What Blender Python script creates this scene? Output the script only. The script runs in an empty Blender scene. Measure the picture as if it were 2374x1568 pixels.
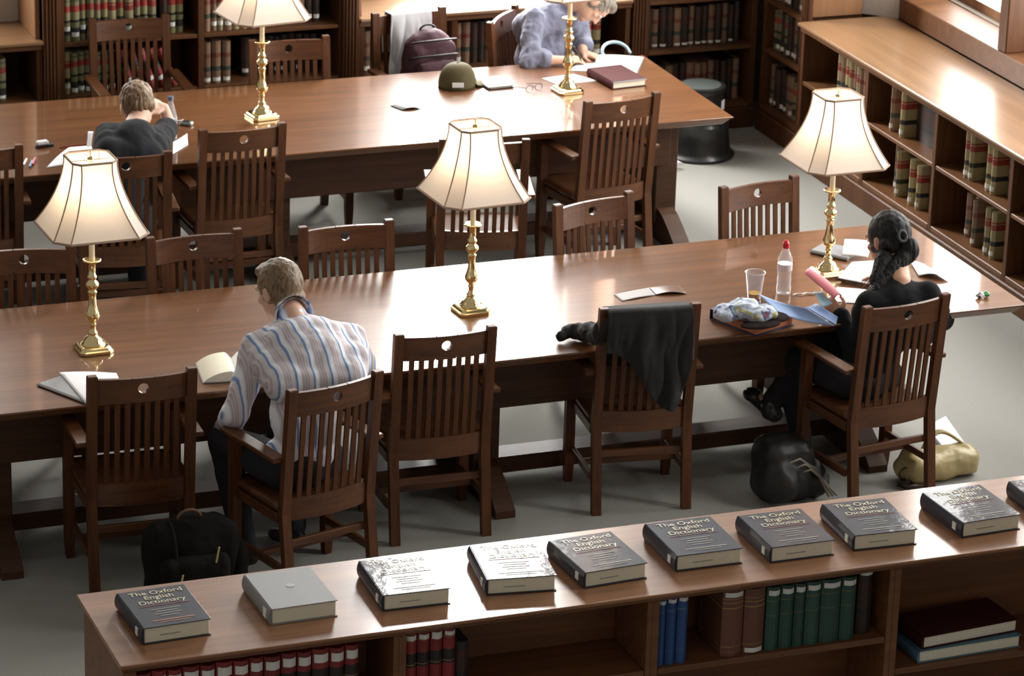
import bpy, bmesh, math, random
from mathutils import Vector, Matrix, noise, Euler
from math import sin, cos, pi, radians
random.seed(7)
S = bpy.context.scene
# ------------------------------------------------------------------ camera
F_PX, YAW, PITCH, ROLL = 8105.1, -0.372092, 0.355172, 0.030260
DZ = .04
CAM = Vector((0, 0, 6.23+DZ))
_f = Vector((-sin(YAW)*cos(PITCH), cos(YAW)*cos(PITCH), -sin(PITCH)))
_r = Vector((cos(YAW), sin(YAW), 0)); _u = _r.cross(_f)
RT = _r*cos(ROLL) + _u*sin(ROLL); UP = -_r*sin(ROLL) + _u*cos(ROLL); FW = _f
cd = bpy.data.cameras.new('camera'); cam = bpy.data.objects.new('camera', cd); S.collection.objects.link(cam)
M = Matrix((RT, UP, -FW)).transposed().to_4x4(); M.translation = CAM
cam.matrix_world = M
cd.sensor_fit = 'HORIZONTAL'; cd.sensor_width = 36; cd.lens = F_PX/2374*36
cd.clip_start = .5; cd.clip_end = 100
cd.dof.use_dof = True; cd.dof.focus_distance = 13.6; cd.dof.aperture_fstop = 8
S.camera = cam
# ------------------------------------------------------------------ light
WIN_E = 25.0          # bright overcast sky behind the end-wall panes
SIDE_E = 6.8          # dimmer sky behind the side panes
W = bpy.data.worlds.new('world'); S.world = W; W.use_nodes = True
W.node_tree.nodes['Background'].inputs[0].default_value = (1.0, 0.95, 0.87, 1)
W.node_tree.nodes['Background'].inputs[1].default_value = 0.2
S.view_settings.view_transform = 'Standard'; S.view_settings.look = 'None'
S.view_settings.exposure = 0.66; S.view_settings.gamma = 1; S.view_settings.use_curve_mapping = False

# ------------------------------------------------------------------ helpers
def at(px, py, z):
    d = (px-1187)*RT - (py-784)*UP + F_PX*FW
    return CAM + d*((z-CAM.z)/d.z)
def atY(px, py, Y):
    d = (px-1187)*RT - (py-784)*UP + F_PX*FW
    return CAM + d*((Y-CAM.y)/d.y)
def tag(o, label=None, cat=None, group=None, kind=None):
    if label: o['label'] = label
    if cat: o['category'] = cat
    if group: o['group'] = group
    if kind: o['kind'] = kind
    return o
def empty(name, loc=(0, 0, 0), rz=0, label=None, cat=None, group=None, kind=None):
    o = bpy.data.objects.new(name, None); S.collection.objects.link(o)
    o.location = loc; o.rotation_euler = (0, 0, rz); o.empty_display_size = .05
    return tag(o, label, cat, group, kind)
def copy_tree(o, parent=None):
    c = o.copy(); S.collection.objects.link(c); c.parent = parent
    for ch in list(o.children): copy_tree(ch, c)
    return c
class MB:
    def __init__(s): s.bm = bmesh.new()
    def box(s, x0, x1, y0, y1, z0, z1, bev=0.0, M=None, seg=1):
        b = bmesh.new(); bmesh.ops.create_cube(b, size=1)
        for v in b.verts:
            v.co = Vector((x0+(v.co.x+.5)*(x1-x0), y0+(v.co.y+.5)*(y1-y0), z0+(v.co.z+.5)*(z1-z0)))
        if bev: bmesh.ops.bevel(b, geom=b.edges[:], offset=bev, segments=seg, affect='EDGES', profile=.5)
        return s.add(b, M)
    def add(s, b, M=None):
        if M is not None: bmesh.ops.transform(b, matrix=M, verts=b.verts[:])
        me = bpy.data.meshes.new('t'); b.to_mesh(me); b.free(); s.bm.from_mesh(me); bpy.data.meshes.remove(me); return s
    def loft(s, rings, close=True, cap=True):
        bm = s.bm; R = [[bm.verts.new(p) for p in r] for r in rings]
        n = len(R[0])
        for a, b in zip(R, R[1:]):
            for i in range(n if close else n-1):
                bm.faces.new((a[i], a[(i+1) % n], b[(i+1) % n], b[i]))
        if cap and close:
            bm.faces.new(list(reversed(R[0]))); bm.faces.new(R[-1])
        return s
    def lathe(s, prof, n=24, c=(0, 0, 0), sx=1, sy=1):
        rings = [[(c[0]+r*cos(2*pi*i/n)*sx, c[1]+r*sin(2*pi*i/n)*sy, c[2]+z) for i in range(n)] for r, z in prof]
        return s.loft(rings)
    def tube(s, pts, r, n=8, r2=None, flat=1.0):
        pts = [Vector(p) for p in pts]; rings = []; prev = None
        for i, p in enumerate(pts):
            t = (pts[min(i+1, len(pts)-1)]-pts[max(i-1, 0)]).normalized()
            a = prev if prev is not None else (Vector((0, 0, 1)) if abs(t.z) < .9 else Vector((1, 0, 0)))
            x = (a - t*a.dot(t)).normalized(); y = t.cross(x); prev = x
            rr = r if r2 is None else r+(r2-r)*i/(len(pts)-1)
            rings.append([p + x*rr*cos(2*pi*k/n)*flat + y*rr*sin(2*pi*k/n) for k in range(n)])
        return s.loft(rings)
    def prism(s, poly, z0, z1, M=None):
        b = bmesh.new(); a = [b.verts.new((x, y, z0)) for x, y in poly]; c = [b.verts.new((x, y, z1)) for x, y in poly]; n = len(poly)
        b.faces.new(list(reversed(a))); b.faces.new(c)
        for i in range(n): b.faces.new((a[i], a[(i+1) % n], c[(i+1) % n], c[i]))
        return s.add(b, M)
    def grid(s, fn, nu, nv):
        vs = [[s.bm.verts.new(fn(i/nu, j/nv)) for j in range(nv+1)] for i in range(nu+1)]
        for i in range(nu):
            for j in range(nv): s.bm.faces.new((vs[i][j], vs[i+1][j], vs[i+1][j+1], vs[i][j+1]))
        return s
    def build(s, name, mat, parent=None, smooth=False, off=None, label=None, solid=0, sub=0):
        bm = s.bm
        if off is not None: bmesh.ops.translate(bm, verts=bm.verts[:], vec=-Vector(off))
        if sub: bmesh.ops.subdivide_edges(bm, edges=bm.edges[:], cuts=sub, use_grid_fill=True)
        bmesh.ops.recalc_face_normals(bm, faces=bm.faces[:])
        me = bpy.data.meshes.new(name); bm.to_mesh(me); bm.free()
        if smooth:
            for p in me.polygons: p.use_smooth = True
        me.materials.append(mat)
        o = bpy.data.objects.new(name, me); S.collection.objects.link(o)
        if parent: o.parent = parent
        if label: o['label'] = label
        if solid:
            m = o.modifiers.new('s', 'SOLIDIFY'); m.thickness = solid; m.offset = 0
        return o
def autosmooth(o, ang=40):
    me = o.data
    bm = bmesh.new(); bm.from_mesh(me)
    for e in bm.edges:
        e.smooth = not (len(e.link_faces) == 2 and e.calc_face_angle(0) > radians(ang))
    for f in bm.faces: f.smooth = True
    bm.to_mesh(me); bm.free(); return o
# --- organic solids: union of capsules and ellipsoids, voxel remeshed into one continuous surface
def cap(p0, r0, p1, r1): return ('c', Vector(p0), r0, Vector(p1), r1)
def ell(c, rad, R=None): return ('e', Vector(c), rad, R)
def chain(pts): return [cap(pts[i][0], pts[i][1], pts[i+1][0], pts[i+1][1]) for i in range(len(pts)-1)]
def blob(name, prims, mat, parent=None, off=(0, 0, 0), voxel=.008, smooth=4, disp=None, label=None):
    bm = bmesh.new()
    for p in prims:
        b = bmesh.new()
        if p[0] == 'c':
            _, a, r0, c, r1 = p; d = c-a; L = d.length
            bmesh.ops.create_icosphere(b, subdivisions=3, radius=1)
            q = d.to_track_quat('Z', 'Y').to_matrix() if L > 1e-6 else Matrix.Identity(3)
            for v in b.verts:
                co = v.co.copy(); up = co.z > 0
                rr = r1 if up else r0
                v.co = q @ (co*rr) + (c if up else a)
        elif p[0] == 'e':
            _, c, rad, R = p
            bmesh.ops.create_icosphere(b, subdivisions=3, radius=1)
            for v in b.verts:
                co = Vector((v.co.x*rad[0], v.co.y*rad[1], v.co.z*rad[2]))
                v.co = (R @ co if R is not None else co) + c
        else:  # rounded box: ('b', centre, half sizes, bevel, R)
            _, c, h, bv, R = p
            bmesh.ops.create_cube(b, size=2)
            for v in b.verts: v.co = Vector((v.co.x*h[0], v.co.y*h[1], v.co.z*h[2]))
            bmesh.ops.bevel(b, geom=b.edges[:], offset=bv, segments=3, affect='EDGES', profile=.5)
            for v in b.verts: v.co = (R @ v.co if R is not None else v.co) + Vector(c)
        me = bpy.data.meshes.new('t'); b.to_mesh(me); b.free(); bm.from_mesh(me); bpy.data.meshes.remove(me)
    bmesh.ops.translate(bm, verts=bm.verts[:], vec=-Vector(off))
    me = bpy.data.meshes.new(name); bm.to_mesh(me); bm.free()
    o = bpy.data.objects.new(name, me); S.collection.objects.link(o)
    m = o.modifiers.new('r', 'REMESH'); m.mode = 'VOXEL'; m.voxel_size = voxel
    if smooth:
        m = o.modifiers.new('s', 'SMOOTH'); m.factor = .5; m.iterations = smooth
    bpy.context.view_layer.update()
    dg = bpy.context.evaluated_depsgraph_get()
    me2 = bpy.data.meshes.new_from_object(o.evaluated_get(dg))
    o.modifiers.clear(); o.data = me2; bpy.data.meshes.remove(me)
    me2.name = name
    if disp:
        nor = [v.normal.copy() for v in me2.vertices]
        for v, n in zip(me2.vertices, nor): v.co += n*disp(v.co)
    for p in me2.polygons: p.use_smooth = True
    me2.materials.clear(); me2.materials.append(mat)
    if parent: o.parent = parent
    if label: o['label'] = label
    return o
def folds(amp, sc, seed=0.0, stretch=(1, 1, 1)):
    def fn(co):
        p = Vector((co.x*sc*stretch[0]+seed, co.y*sc*stretch[1], co.z*sc*stretch[2]))
        return amp*(noise.noise(p)+.5*noise.noise(p*2.1)+.22*noise.noise(p*5.3))
    return fn

# ------------------------------------------------------------------ materials
def newmat(name):
    m = bpy.data.materials.new(name); m.use_nodes = True
    return m, m.node_tree, m.node_tree.nodes['Principled BSDF']
def plain(name, col, rough=.6, metal=0, spec=.5, noise_amt=0, nscale=30, bump=0, bscale=200, coat=0, trans=0, alpha=1, sheen=0):
    m, t, p = newmat(name); N = t.nodes; L = t.links
    p.inputs['Base Color'].default_value = (*col, 1); p.inputs['Roughness'].default_value = rough
    p.inputs['Metallic'].default_value = metal; p.inputs['Specular IOR Level'].default_value = spec
    p.inputs['Coat Weight'].default_value = coat; p.inputs['Coat Roughness'].default_value = .1
    p.inputs['Transmission Weight'].default_value = trans; p.inputs['Sheen Weight'].default_value = sheen
    tc = N.new('ShaderNodeTexCoord')
    if noise_amt:
        n = N.new('ShaderNodeTexNoise'); n.inputs['Scale'].default_value = nscale; n.inputs['Detail'].default_value = 5
        L.new(tc.outputs['Object'], n.inputs['Vector'])
        mx = N.new('ShaderNodeMix'); mx.data_type = 'RGBA'
        mx.inputs[6].default_value = (*[c*(1-noise_amt) for c in col], 1); mx.inputs[7].default_value = (*[min(1, c*(1+noise_amt)) for c in col], 1)
        L.new(n.outputs['Fac'], mx.inputs[0]); L.new(mx.outputs[2], p.inputs['Base Color'])
    if bump:
        n = N.new('ShaderNodeTexNoise'); n.inputs['Scale'].default_value = bscale; n.inputs['Detail'].default_value = 3
        L.new(tc.outputs['Object'], n.inputs['Vector'])
        b = N.new('ShaderNodeBump'); b.inputs['Strength'].default_value = bump; b.inputs['Distance'].default_value = .01
        L.new(n.outputs['Fac'], b.inputs['Height']); L.new(b.outputs[0], p.inputs['Normal'])
    return m
def wood(name, dark, light, rough=.35, axis=0, scale=1.0, coat=0.0, croug=.12, contrast=1.0, spec=.5):
    m, t, p = newmat(name); N = t.nodes; L = t.links
    tc = N.new('ShaderNodeTexCoord'); mp = N.new('ShaderNodeMapping'); L.new(tc.outputs['Object'], mp.inputs['Vector'])
    sc = [14*scale]*3; sc[axis] = .9*scale; mp.inputs['Scale'].default_value = sc
    oi = N.new('ShaderNodeObjectInfo')
    ad = N.new('ShaderNodeVectorMath'); ad.operation = 'ADD'; L.new(mp.outputs[0], ad.inputs[0])
    cmb = N.new('ShaderNodeCombineXYZ'); mu = N.new('ShaderNodeMath'); mu.operation = 'MULTIPLY'; mu.inputs[1].default_value = 37
    L.new(oi.outputs['Random'], mu.inputs[0]); L.new(mu.outputs[0], cmb.inputs[0]); L.new(mu.outputs[0], cmb.inputs[1]); L.new(cmb.outputs[0], ad.inputs[1])
    n1 = N.new('ShaderNodeTexNoise'); n1.inputs['Scale'].default_value = 1.6; n1.inputs['Detail'].default_value = 8; n1.inputs['Roughness'].default_value = .62; n1.inputs['Distortion'].default_value = .6
    L.new(ad.outputs[0], n1.inputs['Vector'])
    cr = N.new('ShaderNodeValToRGB'); e = cr.color_ramp.elements
    e[0].position = .5-.22*contrast; e[0].color = (*dark, 1); e[1].position = .5+.25; e[1].color = (*light, 1)
    L.new(n1.outputs['Fac'], cr.inputs[0]); L.new(cr.outputs[0], p.inputs['Base Color'])
    p.inputs['Roughness'].default_value = rough; p.inputs['Coat Weight'].default_value = coat; p.inputs['Coat Roughness'].default_value = croug
    p.inputs['Specular IOR Level'].default_value = spec
    b = N.new('ShaderNodeBump'); b.inputs['Strength'].default_value = .06; b.inputs['Distance'].default_value = .003
    L.new(n1.outputs['Fac'], b.inputs['Height']); L.new(b.outputs[0], p.inputs['Normal'])
    return m
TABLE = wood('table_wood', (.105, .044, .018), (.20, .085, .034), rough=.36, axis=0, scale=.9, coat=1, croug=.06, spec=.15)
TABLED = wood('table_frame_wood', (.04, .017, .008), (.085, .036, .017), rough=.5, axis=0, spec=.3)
CHAIR = wood('chair_wood', (.050, .017, .006), (.125, .045, .015), rough=.5, axis=2, scale=1.2, coat=.0, spec=.3)
CHAIRX = wood('chair_rail_wood', (.055, .019, .007), (.14, .052, .018), rough=.38, axis=0, scale=1.2, coat=.1, croug=.25, spec=.4)
SHELFTOP = wood('shelf_top_wood', (.19, .075, .030), (.34, .155, .068), rough=.4, axis=0, scale=.8, coat=.9, croug=.12, spec=.3)
SHELFW = wood('shelf_wood', (.12, .045, .017), (.23, .095, .038), rough=.45, axis=0, scale=.9)
CASE = wood('bookcase_wood', (.055, .020, .007), (.115, .046, .016), rough=.5, axis=2, scale=.8, spec=.25)
CASEY = wood('bookcase_rail_wood', (.085, .033, .012), (.16, .070, .027), rough=.42, axis=0, scale=.8, spec=.35)
LEDGE = wood('ledge_wood', (.16, .082, .036), (.27, .150, .072), rough=.34, axis=0, scale=.6, coat=.4, croug=.22)
REVEAL = wood('reveal_wood', (.20, .095, .040), (.32, .160, .072), rough=.45, axis=2, scale=.6)
BRASS = plain('brass', (.80, .65, .34), .17, 1)
CREAM = plain('candle_cream', (.72, .62, .45), .5)
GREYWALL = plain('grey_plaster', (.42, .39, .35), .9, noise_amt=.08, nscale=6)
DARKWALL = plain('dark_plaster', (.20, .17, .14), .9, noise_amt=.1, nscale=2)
def shade_mat():
    m, t, p = newmat('lamp_shade_fabric'); N = t.nodes; L = t.links
    out = N['Material Output']; d = N.new('ShaderNodeBsdfDiffuse'); tr = N.new('ShaderNodeBsdfTranslucent'); mx = N.new('ShaderNodeMixShader')
    d.inputs[0].default_value = (.80, .77, .74, 1); tr.inputs[0].default_value = (.97, .86, .74, 1); mx.inputs[0].default_value = .38
    L.new(d.outputs[0], mx.inputs[1]); L.new(tr.outputs[0], mx.inputs[2]); L.new(mx.outputs[0], out.inputs[0]); N.remove(p); return m
SHADE = shade_mat()
SEAM = plain('shade_trim', (.36, .25, .18), .8)
def emis(name, col, st):
    m, t, p = newmat(name); N = t.nodes
    p.inputs['Base Color'].default_value = (0, 0, 0, 1); p.inputs['Emission Color'].default_value = (*col, 1); p.inputs['Emission Strength'].default_value = st; return m
GLOW = emis('window_daylight', (1, .985, .96), WIN_E)
GLOWS = emis('side_window_daylight', (1, .985, .95), SIDE_E)
def carpet():
    m, t, p = newmat('carpet'); N = t.nodes; L = t.links
    tc = N.new('ShaderNodeTexCoord')
    w = N.new('ShaderNodeTexWave'); w.inputs['Scale'].default_value = 38; w.inputs['Distortion'].default_value = .3; w.bands_direction = 'DIAGONAL'
    n = N.new('ShaderNodeTexNoise'); n.inputs['Scale'].default_value = 260; n2 = N.new('ShaderNodeTexNoise'); n2.inputs['Scale'].default_value = .8
    for q in (w, n, n2): L.new(tc.outputs['Object'], q.inputs['Vector'])
    a = N.new('ShaderNodeMath'); a.operation = 'MULTIPLY_ADD'; a.inputs[1].default_value = .22; L.new(w.outputs['Fac'], a.inputs[0]); L.new(n.outputs['Fac'], a.inputs[2])
    cr = N.new('ShaderNodeValToRGB'); cr.color_ramp.elements[0].position = .3; cr.color_ramp.elements[0].color = (.245, .24, .215, 1); cr.color_ramp.elements[1].position = .95; cr.color_ramp.elements[1].color = (.35, .345, .32, 1)
    L.new(a.outputs[0], cr.inputs[0]); L.new(cr.outputs[0], p.inputs['Base Color']); p.inputs['Roughness'].default_value = .95; p.inputs['Specular IOR Level'].default_value = .2
    b = N.new('ShaderNodeBump'); b.inputs['Strength'].default_value = .4; b.inputs['Distance'].default_value = .004; L.new(a.outputs[0], b.inputs['Height']); L.new(b.outputs[0], p.inputs['Normal'])
    return m
CARPET = carpet()
def banded(name, bands, rough=.5, vary=.25, coat=0):
    """cover colour in bands up the spine; bands = [(z, rgb)...]"""
    m, t, p = newmat(name); N = t.nodes; L = t.links
    tc = N.new('ShaderNodeTexCoord'); sp = N.new('ShaderNodeSeparateXYZ'); L.new(tc.outputs['Generated'], sp.inputs[0])
    cr = N.new('ShaderNodeValToRGB'); cr.color_ramp.interpolation = 'CONSTANT'; el = cr.color_ramp.elements
    el[0].position = 0; el[0].color = (*bands[0][1], 1)
    el[1].position = bands[1][0]; el[1].color = (*bands[1][1], 1)
    for z, c in bands[2:]:
        e = el.new(z); e.color = (*c, 1)
    L.new(sp.outputs[2], cr.inputs[0])
    oi = N.new('ShaderNodeObjectInfo'); mr = N.new('ShaderNodeMapRange'); mr.inputs[3].default_value = 1-vary; mr.inputs[4].default_value = 1+vary; L.new(oi.outputs['Random'], mr.inputs[0])
    nz = N.new('ShaderNodeTexNoise'); nz.inputs['Scale'].default_value = 40; L.new(tc.outputs['Object'], nz.inputs['Vector'])
    m2 = N.new('ShaderNodeMath'); m2.operation = 'MULTIPLY_ADD'; m2.inputs[1].default_value = .3; m2.inputs[2].default_value = .62; L.new(nz.outputs['Fac'], m2.inputs[0])
    m3 = N.new('ShaderNodeMath'); m3.operation = 'MULTIPLY'; L.new(m2.outputs[0], m3.inputs[0]); L.new(mr.outputs[0], m3.inputs[1])
    hs = N.new('ShaderNodeHueSaturation'); L.new(cr.outputs[0], hs.inputs['Color']); L.new(m3.outputs[0], hs.inputs['Value'])
    L.new(hs.outputs[0], p.inputs['Base Color']); p.inputs['Roughness'].default_value = rough; p.inputs['Coat Weight'].default_value = coat
    return m
tan = (.40, .33, .17); red = (.30, .035, .025); blk = (.02, .022, .018); brn = (.16, .075, .045); gold = (.42, .30, .12)
K = {
 'tan': banded('tan_law_cover', [(0, tan), (.10, gold), (.12, tan), (.28, blk), (.38, gold), (.40, tan), (.62, red), (.74, tan), (.76, red), (.80, tan), (.9, gold), (.92, tan)]),
 'olive': banded('olive_law_cover', [(0, (.19, .18, .085)), (.14, blk), (.30, (.20, .19, .09)), (.42, blk), (.48, (.24, .22, .11)), (.66, red), (.8, (.2, .18, .09)), (.9, blk), (.92, (.2, .18, .09))]),
 'brown': banded('brown_law_cover', [(0, (.26, .16, .10)), (.30, (.05, .07, .05)), (.40, (.27, .16, .10)), (.62, (.20, .06, .04)), (.72, (.28, .17, .11)), (.9, gold), (.91, (.26, .16, .1))]),
 'dark': banded('dark_bound_cover', [(0, (.045, .025, .018)), (.3, (.02, .02, .018)), (.4, (.05, .025, .018)), (.7, (.08, .02, .015)), (.8, (.04, .024, .018))]),
 'crimson': banded('crimson_cover', [(0, (.30, .035, .035)), (.5, (.03, .02, .02)), (.53, (.36, .27, .12)), (.54, (.03, .02, .02)), (.70, (.30, .035, .035)), (.88, gold), (.89, (.30, .035, .035))]),
 'blue': banded('blue_cloth_cover', [(0, (.035, .10, .30)), (.2, (.10, .17, .34)), (.21, (.035, .10, .30)), (.8, (.12, .2, .36)), (.82, (.035, .10, .30))], vary=.12),
 'green': banded('green_cloth_cover', [(0, (.035, .095, .075)), (.55, (.16, .17, .08)), (.56, (.035, .095, .075)), (.78, (.2, .19, .08)), (.79, (.035, .095, .075))], vary=.15),
 'russet': banded('russet_cloth_cover', [(0, (.19, .075, .045)), (.06, gold), (.065, (.19, .075, .045)), (.14, gold), (.145, (.19, .075, .045)), (.72, gold), (.735, (.19, .075, .045)), (.8, gold), (.81, (.19, .075, .045)), (.86, gold), (.87, (.19, .075, .045))], vary=.12),
}
STICK = plain('white_sticker', (.72, .73, .70), .6)
PAGES = plain('page_block', (.80, .76, .61), .8, noise_amt=.07, nscale=90)
PAPER = plain('white_paper', (.82, .83, .86), .7)

# ------------------------------------------------------------------ the room
f = MB().box(-4, 10.2, 4, 20, -.1, 0).build('floor', CARPET); tag(f, 'grey woven carpet floor of the reading room', 'floor', kind='structure')
def wall_with_holes(name, label, axis, pos, th, a0, a1, holes, z1, mat):
    m = MB(); cur = a0
    def bx(u0, u1, w0, w1):
        if axis == 'y': m.box(u0, u1, pos, pos+th, w0, w1)
        else: m.box(pos, pos+th, u0, u1, w0, w1)
    for h0, h1, hz0, hz1 in holes:
        bx(cur, h0, 0, z1); bx(h0, h1, 0, hz0); bx(h0, h1, hz1, z1); cur = h1
    bx(cur, a1, 0, z1)
    o = m.build(name, mat); return tag(o, label, 'wall', kind='structure')
backwin = [(3.03, 4.13, 1.04, 6.1), (6.74, 7.86, .97, 6.1)]
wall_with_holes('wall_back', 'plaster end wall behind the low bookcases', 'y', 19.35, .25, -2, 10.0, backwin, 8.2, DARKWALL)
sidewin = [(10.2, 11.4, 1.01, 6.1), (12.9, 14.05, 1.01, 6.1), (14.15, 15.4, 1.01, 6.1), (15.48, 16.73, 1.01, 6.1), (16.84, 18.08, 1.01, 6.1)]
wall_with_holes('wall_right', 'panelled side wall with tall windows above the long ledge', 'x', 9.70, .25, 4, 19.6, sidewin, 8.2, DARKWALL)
wn = [0]
def window(axis, pos, a0, a1, z0, z1, label):
    wn[0] += 1
    r = empty('window_%d' % wn[0], ((a0+a1)/2 if axis == 'y' else pos, pos if axis == 'y' else (a0+a1)/2, z0), 0, label, 'window', kind='structure')
    fr = MB(); pn = MB(); w = .035
    def bx(m, u0, u1, w0, w1, d0, d1):
        if axis == 'y': m.box(u0, u1, pos+d0, pos+d1, w0, w1)
        else: m.box(pos+d0, pos+d1, u0, u1, w0, w1)
    bx(fr, a0, a0+w, z0, z1, .0, .06); bx(fr, a1-w, a1, z0, z1, .0, .06); bx(fr, a0+w, a1-w, z0, z0+.055, .0, .06); bx(fr, a0+w, a1-w, z1-w, z1, .0, .06)
    bx(fr, a0+w, a1-w, 3.0, 3.03, .01, .05)
    bx(pn, a0+w, a1-w, z0+.055, z1-w, .07, .08)
    off = r.location
    fr.build('window_frame', REVEAL, r, off=off); pn.build('pane', GLOWS if axis == 'x' or a0 < 4 else GLOW, r, off=off, label='pane blown out by the bright overcast sky')
window('y', 19.40, *backwin[0], 'tall end-wall window in the left niche')
window('y', 19.40, *backwin[1], 'tall end-wall window above the middle niche ledge')
for h in sidewin:
    window('x', 9.75, *h, 'tall side-wall window centred %.0f steps along the ledge' % ((h[0]-4)/.8))
# projecting panel, sill and mullion boards of the side wall
tag(MB().box(9.45, 9.70, 4, 18.08, .83+DZ, .965+DZ, .006).build('trim_1', CASEY), 'raised wooden panel and sill running under the side windows', 'trim', kind='structure')
for i, y in enumerate((10.14, 11.4, 12.84, 14.05, 15.4, 16.74)):
    tag(MB().box(9.46, 9.70, y, y+(.10 if 14 < y < 15 or 16.7 < y else .08), .965+DZ, 6.3, .006).build('trim_%d' % (i+2), CASE), 'upright wooden mullion board beside a side window', 'trim', kind='structure')
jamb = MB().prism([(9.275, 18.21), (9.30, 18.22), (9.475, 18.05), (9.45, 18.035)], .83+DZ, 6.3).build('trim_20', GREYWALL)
tag(jamb, 'narrow grey splayed wall strip in the corner at the end of the ledge', 'trim', kind='structure')
pn = MB().box(8.90, 9.28, 18.18, 18.22, .83+DZ, 6.3, .004).build('trim_21', REVEAL); tag(pn, 'pale wooden panel standing on the far end of the side ledge', 'trim', kind='structure')
# niches of the end wall: wooden reveals
k = 30
for x0, x1, w_ in ((2.75, 3.0, 'left side of the left'), (4.16, 4.41, 'right side of the left'), (6.37, 6.71, 'left side of the middle'), (7.89, 8.05, 'right side of the middle')):
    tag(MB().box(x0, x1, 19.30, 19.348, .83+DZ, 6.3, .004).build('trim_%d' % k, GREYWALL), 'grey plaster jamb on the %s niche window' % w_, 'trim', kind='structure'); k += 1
for x0, x1 in ((2.72, 4.44), (6.34, 8.08)):
    for xx, s in ((x0, 0), (x1-.03, 1)):
        tag(MB().box(xx, xx+.03, 18.90, 19.35, .83+DZ, 6.3, .004).build('trim_%d' % k, REVEAL), 'wooden reveal board on the %s side of the %s window niche' % (('left', 'right')[s], 'left' if x0 < 4 else 'middle'), 'trim', kind='structure'); k += 1

# ------------------------------------------------------------------ bookcases
def frame_case(name, label, loc, rz, L, D, uprights, shelves, H, top=True, low=True, fluted=()):
    """local x along the front, y into the wall, z up"""
    r = empty(name, loc, rz, label, 'bookcase'); H += DZ; shelves = [z+DZ for z in shelves]
    if top:
        MB().box(-.0, L, -.035, D, H-.022, H, .005).build('top_ledge', LEDGE, r)
        MB().box(0, L, -.012, .03, H-.055, H-.023, .004).build('top_moulding', CASEY, r)
    MB().box(0, L, -.02, D, 0, .09+DZ, .006).build('plinth', CASE, r)
    MB().box(0, L, D-.02, D, .09+DZ, H-.03).build('back_panel', CASE, r)
    for u in uprights:
        MB().box(u-.018, u+.018, 0, D-.021, .091+DZ, H-.056, .003).build('upright', CASE, r)
    us = list(uprights)
    for a, b in zip(us, us[1:]):
        for z in shelves:
            MB().box(a+.019, b-.019, .004, D-.022, z-.024, z, .003).build('shelf', CASEY, r)
        MB().box(a+.019, b-.019, .0, D-.022, .091+DZ, .122+DZ, .003).build('bottom_shelf', CASEY, r)
    for u in fluted:
        m = MB().box(u-.05, u+.05, -.025, .0, 0, H, .003)
        for q in (-.03, -.01, .01, .03): m.box(u+q-.005, u+q+.005, -.034, -.024, .05, H-.02, .002)
        m.build('pilaster', CASE, r)
    return r
# side wall: long low bookcase; local x runs toward the camera (world -Y)
SIDE = frame_case('low_bookcase', 'long low bookcase with a broad wooden ledge along the side wall', (8.86, 18.12, 0), -pi/2, 9.0, .585,
                  [.018, .88, 1.74, 2.61, 3.48, 4.35, 5.22, 6.1, 7.0, 8.0, 8.98], [.475], .83)
# end wall: niche case under the middle window and under the left window
frame_case('low_bookcase', 'low bookcase under the middle end-wall window, behind the man in blue', (6.34, 18.87, 0), 0, 1.735, .46, [.018, .6, 1.17, 1.717], [.475], .83)
frame_case('low_bookcase', 'low bookcase under the left end-wall window at the upper left corner', (2.72, 18.87, 0), 0, 1.725, .46, [.018, .6, 1.17, 1.707], [.475], .83)
HS = [.485, .80, 1.15, 1.5, 1.85, 2.2]
frame_case('tall_bookcase', 'tall fluted bookcase of law reports between the left and middle windows', (4.445, 18.87, 0), 0, 1.89, .40, [.11, .935, 1.79], HS, 2.6, True, False, (.05, 1.84))
frame_case('tall_bookcase', 'tall dark bookcase filling the corner right of the middle window', (8.08, 18.87, 0), 0, .84, .40, [.10, .82], HS, 2.6, True, False, (.05,))
frame_case('tall_bookcase', 'tall bookcase on the side wall in the dark corner', (8.93, 18.82, 0), -pi/2, .69, .50, [.018, .60], HS, 2.6, True, False, (.64,))

# ------------------------------------------------------------------ shelf books
def unit_book(kind):
    m = MB(); n = 5; ring = []
    for i in range(n+1):
        a = i/n; x = -.5+a; y = .07*(1-math.sin(pi*a)) ; ring.append((x, y))
    ring += [(.5, 1), (-.5, 1)]
    m.prism(ring, 0, 1)
    o = m.build('law_book' if kind in ('tan', 'olive', 'brown', 'dark') else 'book', K[kind]); return o
PROTO = {}
def proto(kind, lab, pages):
    key = (kind, lab, pages)
    if key not in PROTO:
        o = unit_book(kind)
        if lab is not None:
            z0, z1 = lab; c = MB().grid(lambda u, v: (-.42+.84*u, -.012+.07*(1-math.sin(pi*(.08+.84*u))), z0+(z1-z0)*v), 6, 1).build('spine_label', STICK, o, label='white call number sticker')
        if pages:
            MB().box(-.38, .38, .16, .97, .97, 1.003).build('page_block', PAGES, o)
        PROTO[key] = [o, False]
    p = PROTO[key]
    if not p[1]:
        p[1] = True; return p[0]
    return copy_tree(p[0])
ORD = ['first', 'second', 'third', 'fourth', 'fifth', 'sixth', 'seventh', 'eighth', 'ninth', 'tenth', 'eleventh', 'twelfth', 'thirteenth', 'fourteenth', 'fifteenth', 'sixteenth', 'seventeenth', 'eighteenth', 'nineteenth', 'twentieth']
KN = dict(tan='tan banded law volume', olive='olive banded law volume', brown='brown law volume', dark='dark bound volume', crimson='crimson volume', blue='blue cloth volume', green='dark green volume', russet='russet volume')
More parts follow.
